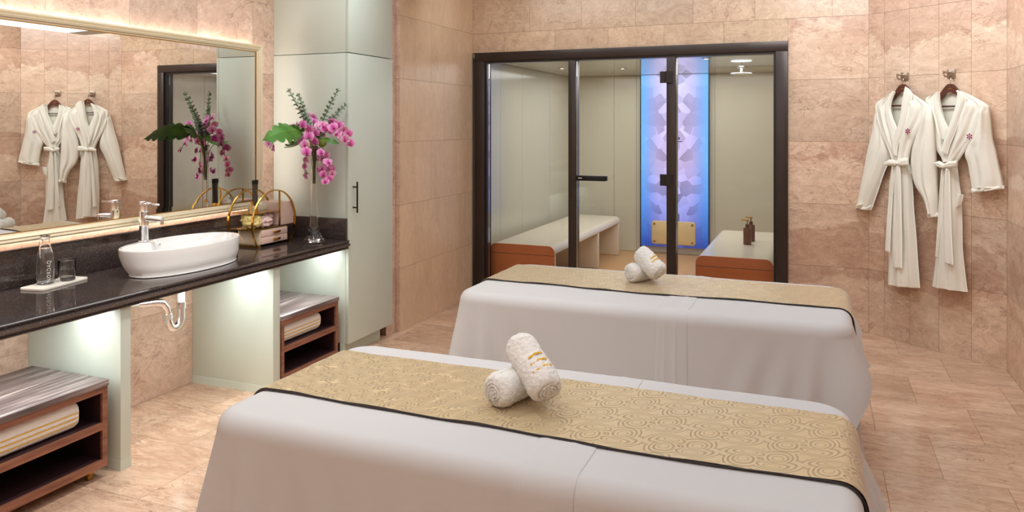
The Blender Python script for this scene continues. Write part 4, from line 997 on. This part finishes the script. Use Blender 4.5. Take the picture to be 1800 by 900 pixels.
    make('padded_top', G().box(ix0, ix1, iy0, iy1, zt-.10, zt-.006), 'sheet', t, bevel=.02)
    for lx in (ix0+.06, ix1-.12):
        for ly in (iy0+.04, iy1-.10): make('leg', G().box(lx, lx+.06, ly, ly+.06, 0, zt-.101), 'under_dark', t)
    s1 = sheet(0, hem_top, .030, .050, 'sheet', 'sheet', t)
    sheet(-.010, lambda p, n_: .05, .012, .035, 'under_sheet', 'sheet', t, top=False)
    # overlapping cloth edge across the middle, with pressed creases
    bx0, bx1 = near
    def band(u, v_):
        x = bx0+(bx1-bx0)*u; ln = (iy1-iy0)+re*PI/2+.52; s = v_*ln
        yy = iy1-s
        lift = .0012+.0028*math.sin(PI*u)**.5+.0012*(max(0, math.sin(u*PI*4))**2)
        lift += .005*math.exp(-((u-.30)/.07)**2)*max(0, (s-(iy1-iy0))/.5)+.004*math.exp(-((u-.62)/.06)**2)*max(0, (s-(iy1-iy0))/.5)
        if yy >= iy0: return (x, yy, zt+lift+.003*mnoise.noise(Vector((x*5, yy*5, 1.3+zt))))
        e_ = iy0-yy; o_, dz = bed_profile(e_, zt, re); dr_ = max(0, dz-re)
        x2 = x+.05*dr_*(u-.5); return (x2, iy0-o_-lift-flare_out(x2-ix0-rr, zt-dz, dr_, .050, .030), zt-dz)
    make('sheet_overlap', G().grid(band, 42, 90), 'sheet', s1, smooth=True)
    return t, (x0, x1, y0, y1, zt, re)
def runner(label, b, ya, yb, left, hang, wave, seed):
    x0, x1, y0, y1, zt, re = b; ix0, ix1 = x0+re, x1-re
    t = thing('bed_runner', label, 'bed runner', ((x0+x1)/2, (ya+yb)/2, zt), 'gold bed runners')
    Lm = ix1-ix0; s0, s1 = -left, Lm+hang; nu, nv = 150, 26; UV = []
    def edge(s): return wave*(math.sin(s*3.3+seed)+.5*math.sin(s*7.7+2*seed))
    def surf(s, y, lift):
        z = zt+lift+.003*mnoise.noise(Vector(((ix0+s)*5, y*5, 1.3+zt)))
        if s < 0: o_, dz = bed_profile(-s, zt, re+lift); return (ix0-o_-.3*max(0, dz-re)*.2, y, zt+lift-dz)
        if s > Lm: o_, dz = bed_profile(s-Lm, zt, re+lift); return (ix1+o_+.16*max(0, dz-re), y, zt+lift-dz)
        return (ix0+s, y, z)
    v = []; f = []
    for i in range(nu+1):
        s = s0+(s1-s0)*i/nu
        for j in range(nv+1):
            q = j/nv; yy = ya+(yb-ya)*q+edge(s)*(1-q)*1.0
            l_ = .0055+.0025*mnoise.noise(Vector((s*8, yy*12, seed)))+.002*math.sin(s*19+seed)*(1-q)**3
            v.append(surf(s, yy, max(.0042, l_)+.003)); UV.append((s, yy-ya))
    for i in range(nu):
        for j in range(nv): a = i*(nv+1)+j; f.append((a, a+nv+1, a+nv+2, a+1))
    o = make('fabric', G().add(v, f), 'gold_damask', t, smooth=True, normals=False)
    ul = o.data.uv_layers.new(name='UVMap')
    for lp in o.data.loops: ul.data[lp.index].uv = UV[lp.vertex_index]
    make('piping', G().tube([surf(s0+(s1-s0)*i/120, ya+edge(s0+(s1-s0)*i/120)-.001, .0055) for i in range(121)], .0024, 6), 'piping_black', t, smooth=True)
    make('piping', G().tube([surf(s0+(s1-s0)*i/120, yb+.001, .0055) for i in range(121)], .0020, 6), 'piping_black', t, smooth=True)
    make('end_piping', G().tube([surf(s1+.002, ya+(yb-ya)*i/20+edge(s1)*(1-i/20), .0055) for i in range(21)], .0024, 6), 'piping_black', t, smooth=True)
BT = .700
_, b1 = bed('nearer massage table draped in white sheets', -1.690, .100, 1.725, 2.555, BT, (.10, .47), (-.70, -.54))
_, b2 = bed('farther massage table draped in white sheets near the glass doors', -1.730, .145, 3.470, 4.385, BT, (.10, .50), (-.69, -.55))
runner('gold patterned runner across the nearer massage table', b1, 1.945, 2.395, .09, .36, .010, .6)
runner('gold patterned runner across the farther massage table', b2, 3.800, 4.270, .07, .155, .014, 2.1)
# rolled towels
def roll(label, p0, p1, r, stripes, seed, spiral_at=0):
    a, b = Vector(p0), Vector(p1); ax = b-a; L = ax.length; d = ax.normalized()
    t = thing('rolled_towel', label, 'towel', tuple((a+b)/2-Vector((0,0,r))), 'rolled white towels on the runners')
    e1 = Vector((0,0,1)); e1 = (e1-d*e1.dot(d)).normalized(); e2 = d.cross(e1)
    NA, NL, NC = 150, 100, 26
    def P(th, s, rad): return a+d*s+(e1*math.cos(th)+e2*math.sin(th))*rad
    def R_(th, q):
        step = .93+.07*(th/(2*PI)); band = .035*math.tanh((.52+.05*math.sin(th+1)-q)*40)
        edge = min(q, 1-q)/.15; k = 1 if edge > 1 else (1-(1-edge)**2)**.5*.36+.64
        return r*(step+band*(.5 if stripes else .2))*k
    v = []; f = []
    rows = []
    for end in (0,):
        for c in range(NC):
            rad = c/NC
            rows.append(('c0', rad))
    for i in range(NL+1): rows.append(('s', i/NL))
    for c in range(NC-1, -1, -1): rows.append(('c1', c/NC))
    for kind, q in rows:
        for j in range(NA):
            th = 2*PI*j/NA
            if kind == 's': p = P(th, q*L, R_(th, q))
            else:
                qq = 0 if kind == 'c0' else 1; rad = q*R_(th, qq)
                ph = (q*3.4-th/(2*PI)) % 1.0; gr = math.exp(-((ph-.5)/.13)**2)*.010*min(1, q*3)
                dep = gr-.004*(1-q**4)
                p = P(th, dep if kind == 'c0' else L-dep, rad)
            v.append(p)
    n_ = NA
    for i in range(len(rows)-1):
        for j in range(n_): k = (j+1) % n_; f.append((i*n_+j, i*n_+k, (i+1)*n_+k, (i+1)*n_+j))
    o = make('terry_roll', G().add(v, f), 'towel_white', t, smooth=True)
    me = o.data; me.update()
    rr = random.Random(seed)
    nn = [vx.normal.copy() for vx in me.vertices]; co_ = []
    for vx, n_ in zip(me.vertices, nn):
        c_ = vx.co; co_ += list(c_+n_*(.0016*mnoise.noise(c_*320)+.0022*mnoise.noise(c_*90)+.0035*mnoise.noise(c_*18+Vector((seed,0,0)))))
    me.vertices.foreach_set('co', co_); me.update()
    vw = Vector((.38,-.80,.45)); th0 = math.atan2(vw.dot(e2), vw.dot(e1))
    for (q, thm, span) in stripes:
        thm = th0+thm
        def sf(u, w_, q=q, thm=thm, span=span):
            th = thm+span*(u-.5); rad = R_(th % (2*PI), min(.95, q))+.0016*math.sin(PI*w_)+.0008+.0012*math.sin(u*37+q*50)*math.sin(PI*w_)
            return P(th, L*q+(w_-.5)*.0075+.012*(u-.5)+.0012*math.sin(u*19), rad)
        make('stripe', G().grid(sf, 24, 4), 'towel_stripe', o, smooth=True)
    return t
cs_ = lambda: None
st2 = [(.50, 3.6, 1.0), (.37, 3.6, 1.2), (.24, 3.6, 1.4)]
roll('rolled white towel lying flat on the nearer runner', (-.893,2.062,.758), (-.815,2.262,.760), .052, [(.82, -.9, .9)], 1)
roll('rolled white towel with yellow stripes propped up on the nearer runner', (-.732,2.100,.768), (-.872,2.205,.872), .054, [(.50, .35, 1.0), (.38, .35, 1.2), (.26, .35, 1.4)], 2)
roll('rolled white towel showing its spiral end on the farther runner', (-.932,3.978,.758), (-.845,4.150,.760), .052, [], 3)
roll('rolled white towel with yellow stripes propped up on the farther runner', (-.772,3.990,.768), (-.895,4.055,.865), .054, [(.46, .4, 1.0), (.34, .4, 1.2)], 4)

# ---------------------------------------------------------------- robes, hangers, hooks (local frame: x along wall, -y out of wall)
RZROT = math.atan2(RWD.y, RWD.x)
ROBE = {
'L_LEFT':(0.1,[(0.232,1.771,0.276,1.783),(0.172,1.741,0.252,1.725),(0.119,1.701,0.244,1.68),(0.126,1.61,0.261,1.599),(0.157,1.509,0.281,1.492),(0.207,1.401,0.295,1.403),(0.232,1.347,0.315,1.35),(0.247,1.298,0.329,1.302)]),
'L_RIGHT':(0.11,[(0.355,1.81,0.407,1.773),(0.341,1.731,0.476,1.727),(0.331,1.661,0.53,1.683),(0.312,1.572,0.503,1.597),(0.283,1.483,0.458,1.511),(0.278,1.412,0.421,1.432),(0.283,1.349,0.398,1.371),(0.288,1.3,0.384,1.304)]),
'L_SLEEVE_L':(0.08,[(0.122,1.715,0.18,1.655),(0.094,1.61,0.168,1.527),(0.065,1.49,0.213,1.373),(0.025,1.34,0.208,1.301),(-0.004,1.189,0.163,1.199),(-0.025,1.094,0.111,1.056),(-0.053,0.969,0.077,0.967),(-0.06,0.938,0.055,0.925)]),
'L_SLEEVE_R':(0.12,[(0.492,1.714,0.55,1.674),(0.478,1.589,0.568,1.563),(0.418,1.415,0.577,1.427),(0.402,1.318,0.581,1.342),(0.405,1.24,0.586,1.255),(0.431,1.139,0.589,1.156),(0.491,1.054,0.595,1.063),(0.52,0.979,0.597,0.981),(0.532,0.924,0.6,0.94)]),
'L_SKIRT':(0.1,[(0.244,1.272,0.375,1.278),(0.223,1.136,0.396,1.148),(0.213,0.936,0.408,0.955),(0.21,0.759,0.424,0.787),(0.215,0.584,0.436,0.618),(0.208,0.406,0.451,0.427)]),
'L_TAIL1':(0.135,[(0.276,1.257,0.301,1.258),(0.251,1.0,0.281,1.002),(0.224,0.656,0.262,0.645)]),
'L_TAIL2':(0.14,[(0.3,1.267,0.345,1.269),(0.295,1.004,0.353,1.009),(0.285,0.772,0.357,0.781),(0.287,0.55,0.357,0.55)]),
'L_COLL_L':(0.115,[(0.272,1.791,0.293,1.788),(0.233,1.734,0.267,1.724),(0.211,1.663,0.258,1.662),(0.218,1.591,0.277,1.599),(0.235,1.528,0.303,1.535),(0.264,1.438,0.303,1.466),(0.287,1.367,0.313,1.404)]),
'L_COLL_R':(0.13,[(0.378,1.819,0.416,1.794),(0.364,1.774,0.433,1.759),(0.35,1.695,0.416,1.689),(0.336,1.599,0.388,1.572),(0.302,1.492,0.355,1.475),(0.278,1.412,0.323,1.404),(0.292,1.35,0.314,1.333)]),
'R_LEFT':(0.08,[(0.549,1.755,0.586,1.774),(0.486,1.727,0.593,1.699),(0.522,1.614,0.619,1.596),(0.549,1.46,0.649,1.521),(0.562,1.384,0.641,1.419),(0.597,1.334,0.667,1.336),(0.606,1.3,0.7,1.304)]),
'R_RIGHT':(0.09,[(0.719,1.778,0.74,1.773),(0.711,1.729,0.818,1.735),(0.707,1.671,0.902,1.674),(0.681,1.596,0.882,1.602),(0.656,1.525,0.842,1.481),(0.634,1.436,0.798,1.431),(0.617,1.36,0.754,1.369),(0.615,1.301,0.711,1.305)]),
'R_SLEEVE_R':(0.085,[(0.847,1.712,0.907,1.67),(0.839,1.611,0.918,1.594),(0.807,1.489,0.93,1.474),(0.754,1.368,0.951,1.387),(0.77,1.299,0.966,1.308),(0.787,1.195,0.987,1.218),(0.795,1.137,0.993,1.172),(0.799,1.11,0.995,1.154)]),
'R_SLEEVE_L':(0.05,[(0.481,1.714,0.57,1.696),(0.398,1.53,0.53,1.492),(0.364,1.391,0.505,1.355),(0.338,1.23,0.44,1.22),(0.338,1.174,0.381,1.165)]),
'R_SKIRT':(0.08,[(0.608,1.271,0.699,1.271),(0.587,1.171,0.71,1.179),(0.583,1.027,0.728,1.04),(0.568,0.859,0.732,0.879),(0.556,0.691,0.736,0.718),(0.528,0.475,0.762,0.496),(0.525,0.456,0.769,0.46)]),
'R_TAIL1':(0.115,[(0.624,1.257,0.647,1.258),(0.602,0.92,0.624,0.923),(0.585,0.665,0.598,0.658)]),
'R_TAIL2':(0.12,[(0.65,1.263,0.683,1.265),(0.644,0.925,0.694,0.931),(0.65,0.637,0.709,0.627)]),
'R_COLL_L':(0.1,[(0.586,1.771,0.6,1.774),(0.564,1.725,0.604,1.707),(0.566,1.665,0.614,1.647),(0.584,1.588,0.636,1.588),(0.606,1.495,0.664,1.525),(0.627,1.445,0.653,1.462)]),
'R_COLL_R':(0.115,[(0.733,1.781,0.759,1.768),(0.73,1.736,0.794,1.726),(0.719,1.67,0.776,1.661),(0.697,1.596,0.751,1.587),(0.671,1.529,0.719,1.496),(0.643,1.445,0.688,1.421),(0.628,1.378,0.667,1.354)]),
'R_POCKET':(0.115,[(0.719,1.1,0.76,1.096),(0.714,1.051,0.753,1.055),(0.714,1.003,0.742,1.024)]),
'BOWL':(0.14,[(0.311,1.302,0.317,1.267),(0.27,1.309,0.275,1.262),(0.227,1.285,0.231,1.265)]),
'BOWLR':(0.14,[(0.317,1.302,0.311,1.266),(0.357,1.319,0.359,1.264),(0.404,1.326,0.409,1.265)]),
'BOWR':(0.12,[(0.644,1.296,0.65,1.263),(0.616,1.311,0.622,1.264),(0.588,1.302,0.594,1.274)]),
'BOWRR':(0.12,[(0.65,1.296,0.647,1.263),(0.689,1.311,0.692,1.268),(0.734,1.319,0.737,1.272)]),
}
def catmull(rows, m):
    rows = [np.array(r, float) for r in rows]; out_ = []
    n_ = len(rows)
    for i in range(n_-1):
        p0, p1, p2, p3 = rows[max(0,i-1)], rows[i], rows[i+1], rows[min(n_-1,i+2)]
        for k in range(m):
            t = k/m; out_.append(.5*((2*p1)+(-p0+p2)*t+(2*p0-5*p1+4*p2-p3)*t*t+(-p0+3*p1-3*p2+p3)*t**3))
    out_.append(rows[-1]); return out_
def puffy(name, rows, off, thick, parent, mat, folds=(0,0,0), nx=22, m=9, back=None, taper=.55, seed=0, dropin=0, soft=False):
    ramp_in = 1.0
    """cloth panel between two edge curves (s,z): bulging front, folds running lengthwise, closed behind"""
    R_ = catmull(rows, m); n_ = len(R_); v = []; f = []
    A, K, W = folds
    for i, r in enumerate(R_):
        q = i/(n_-1)
        for j in range(nx+1):
            t = j/nx; s = r[0]+(r[2]-r[0])*t; z = r[1]+(r[3]-r[1])*t
            b = math.sin(PI*t)**taper*(ramp_in if not soft else min(1, .25+q/.14) if q < .14*.75 else 1)
            fold = A*math.sin(K*t*PI+W*math.sin(q*3+seed)+seed)*b+.35*A*math.sin(2.3*K*t*PI+4*q+seed*2)*b
            fold += A*.8*mnoise.noise(Vector((s*9, z*5, seed*3.1)))*b
            v.append((s, -(off+thick*b+fold-dropin*q), z))
    bk_ = len(v)
    for i, r in enumerate(R_):
        for j in range(nx+1):
            t = j/nx; s = r[0]+(r[2]-r[0])*t; z = r[1]+(r[3]-r[1])*t
            v.append((s, -(off-(back if back is not None else thick*.35)*math.sin(PI*t)**taper), z))
    w_ = nx+1
    for i in range(n_-1):
        for j in range(nx):
            a = i*w_+j; f.append((a, a+1, a+w_+1, a+w_)); a += bk_; f.append((a, a+w_, a+w_+1, a+1))
    for i in range(n_-1):
        a = i*w_; f.append((a, a+w_, bk_+a+w_, bk_+a)); a += nx; f.append((a, bk_+a, bk_+a+w_, a+w_))
    for j in range(nx):
        f.append((j, bk_+j, bk_+j+1, j+1)); a = (n_-1)*w_+j; f.append((a, a+1, bk_+a+1, bk_+a))
    return make(name, G().add(v, f), mat, parent, smooth=True, local=True)
def wall_thing(name, label, cat, group): 
    return thing(name, label, cat, tuple(RW0), group, RZROT)
def emblem(parent, s, z, off, r):
    g = G()
    for k in range(7):
        a = PI/2+2*PI*k/6 if k < 6 else 0; rr_ = r if k < 6 else 0
        cx, cz = s+rr_*math.cos(a), z+rr_*math.sin(a); L_, W_ = (.0075, .0050) if k < 6 else (.005, .005); vv = []
        for j in range(10):
            b = 2*PI*j/10; dx, dz = L_*math.cos(b), W_*math.sin(b); vv.append((cx+dx*math.cos(a)-dz*math.sin(a), -off, cz+dx*math.sin(a)+dz*math.cos(a)))
        g.add(vv, [tuple(range(10))])
    o = make('flower_emblem', g, 'emblem_purple', parent, local=True); o['kind'] = 'stuff'; o['label'] = 'small purple flower emblem'
def hanger(label, cx, cz, off, half, drop, bar):
    t = wall_thing('coat_hanger', label, 'hanger', 'wooden coat hangers')
    n_ = 24; v = []; f = []; th = .009
    for i in range(n_+1):
        u = i/n_*2-1; xx = abs(half*u); zt = cz-.085*(1-math.exp(-(xx/.062)**2.4))-.25*max(0, xx-.07); zb = zt-.056*(1-.4*abs(u))-.02*math.exp(-(xx/.03)**2)*0
        for y in (-off-th, -off+th):
            v.append((cx+half*u, y, zt)); v.append((cx+half*u, y, zb))
    for i in range(n_):
        a = i*4; b = a+4
        f += [(a, b, b+1, a+1), (a+2, a+3, b+3, b+2), (a, a+2, b+2, b), (a+1, b+1, b+3, a+3)]
    f += [(0,1,3,2), (n_*4, n_*4+2, n_*4+3, n_*4+1)]
    make('shoulder', G().add(v, f), 'hanger_wood', t, local=True)
    make('bar', G().tube([(cx-bar, -off, bar_z(cz)), (cx+bar, -off, bar_z(cz))], .006, 8), 'hanger_wood', t, local=True)
    make('hook', G().tube([(cx,-off,cz-.01),(cx,-off,cz+.025)]+[(cx+.0, -off+.018-.018*math.cos(a), cz+.025+.020*math.sin(a)) for a in np.linspace(0.2, PI, 9)], .0022, 6), 'steel_nickel', t, local=True)
    lm = make('logo_mark', G().lathe([(0,0),(.006,0)], (0,0,0), 8), 'gold', t, local=True); lm.rotation_euler = (PI/2, 0, 0); lm.location = (cx, -off-th-.0008, cz-.018)
    make('logo_line', G().box(cx-.013, cx+.013, -off-th-.001, -off-th-.0004, cz-.034, cz-.030), 'gold', t, local=True)
def bar_z(cz): return cz-.150
def hook(label, s, z):
    t = wall_thing('robe_hook', label, 'hook', 'wall hooks above the robes')
    make('plate', G().box(s-.027, s+.027, -.012, 0, z-.028, z+.028), 'steel_nickel', t, local=True, bevel=.002)
    make('peg', G().tube([(s,-.012,z+.008),(s,-.080,z+.008)], .0045, 10), 'steel_nickel', t, local=True)
    make('peg_end', G().box(s-.007, s+.007, -.088, -.080, z-.002, z+.020), 'steel_nickel', t, local=True, bevel=.002)
    make('lower_peg', G().tube([(s,-.012,z-.016),(s,-.07,z-.022),(s,-.09,z-.010)], .005, 10), 'steel_nickel', t, local=True)
hook('square nickel wall hook above the left robe', .292, 1.897)
hook('square nickel wall hook above the right robe', .629, 1.897)
hanger('dark red wooden hanger inside the left robe', .322, 1.838, .066, .120, .12, .115)
hanger('brown wooden hanger inside the right robe', .650, 1.826, .046, .125, .12, .12)
def robe(label, P_, lining, emb, seed):
    t = wall_thing('bathrobe', label, 'bathrobe', 'white bathrobes on the wall')
    o_ = lambda k: ROBE[P_+k][0]; r_ = lambda k: ROBE[P_+k][1]
    puffy('back_lining', lining, o_('LEFT')-.062, .006, t, 'robe_lining', (.001,2,1), seed=seed)
    puffy('left_front', r_('LEFT'), o_('LEFT')-.02, .030, t, 'robe_cloth', (.008,4,1.8), seed=seed+1, nx=30)
    puffy('right_front', r_('RIGHT'), o_('RIGHT')-.02, .034, t, 'robe_cloth', (.008,4,1.8), seed=seed+2, nx=30)
    sl = [k for k in ('SLEEVE_L', 'SLEEVE_R') if P_+k in ROBE]
    for k in sl:
        rows = r_(k); s_ = puffy('sleeve', rows, o_(k)-.03, .045, t, 'robe_cloth', (.010,3,2.0), seed=seed+3+len(k), back=.02, soft=True)
        a, b = np.array(rows[-2]), np.array(rows[-1]); c_ = b+(a-b)*min(1, .028/max(.01, abs(a[1]-b[1])))
        ex_ = np.array([-.004,0,.004,0]); puffy('cuff', [tuple(c_+ex_), tuple((c_+b)/2+ex_), tuple(b+ex_-np.array([0,.002,0,.002]))], o_(k)-.03, .047, s_, 'robe_cloth', (.010,3,2.0), seed=seed+4, back=.024, m=5)
    sk = puffy('skirt', r_('SKIRT'), o_('SKIRT')-.03, .045, t, 'robe_cloth', (.009,5,1.2), seed=seed+5, back=.03, m=14, nx=44)
    for k in ('COLL_L', 'COLL_R'):
        puffy('collar', r_(k), o_(k)-.006, .016, t, 'robe_cloth', (.0015,2,1), seed=seed+6, nx=12)
    for k in ('TAIL1', 'TAIL2'):
        puffy('belt_tail', r_(k), o_(k)-.010, .012, t, 'robe_cloth', (.004,2,2), seed=seed+7, nx=10, m=16)
    bl = ('BOWL', 'BOWLR') if P_ == 'L_' else ('BOWR', 'BOWRR')
    for k in bl: puffy('bow_loop', ROBE[k][1], ROBE[k][0]-.008, .022, t, 'robe_cloth', (.004,2,1), seed=seed+8, nx=12, m=8, taper=.7)
    kx, kz = ((.311,1.284) if P_ == 'L_' else (.650,1.280))
    kn = G().lathe([(0,-.020),(.013,-.016),(.018,0),(.013,.016),(0,.020)], (0,0,0), 16); kn.v = [(kx+p[0]*.9, -(ROBE[bl[0]][0]+.008)+p[1]*.8, kz+p[2]) for p in kn.v]
    make('knot', kn, 'robe_cloth', t, smooth=True, local=True)
    if P_+'POCKET' in ROBE: puffy('pocket', r_('POCKET'), o_('POCKET')-.03, .02, t, 'robe_cloth', (.002,2,1), seed=seed, nx=10)
    emblem(t, *emb)
    return t
robe('white bathrobe on the left hook with purple flower and long narrow sleeves', 'L_', [(.262,1.775,.370,1.780),(.19,1.69,.43,1.68),(.20,1.55,.42,1.55),(.26,1.32,.36,1.32)], (.407,1.508,.140,.0135), 1.0)
robe('white kimono bathrobe on the right hook with one wide short sleeve', 'R_', [(.585,1.758,.73,1.762),(.54,1.69,.80,1.665),(.55,1.55,.80,1.55),(.61,1.32,.70,1.32)], (.823,1.477,.128,.0135), 5.0)
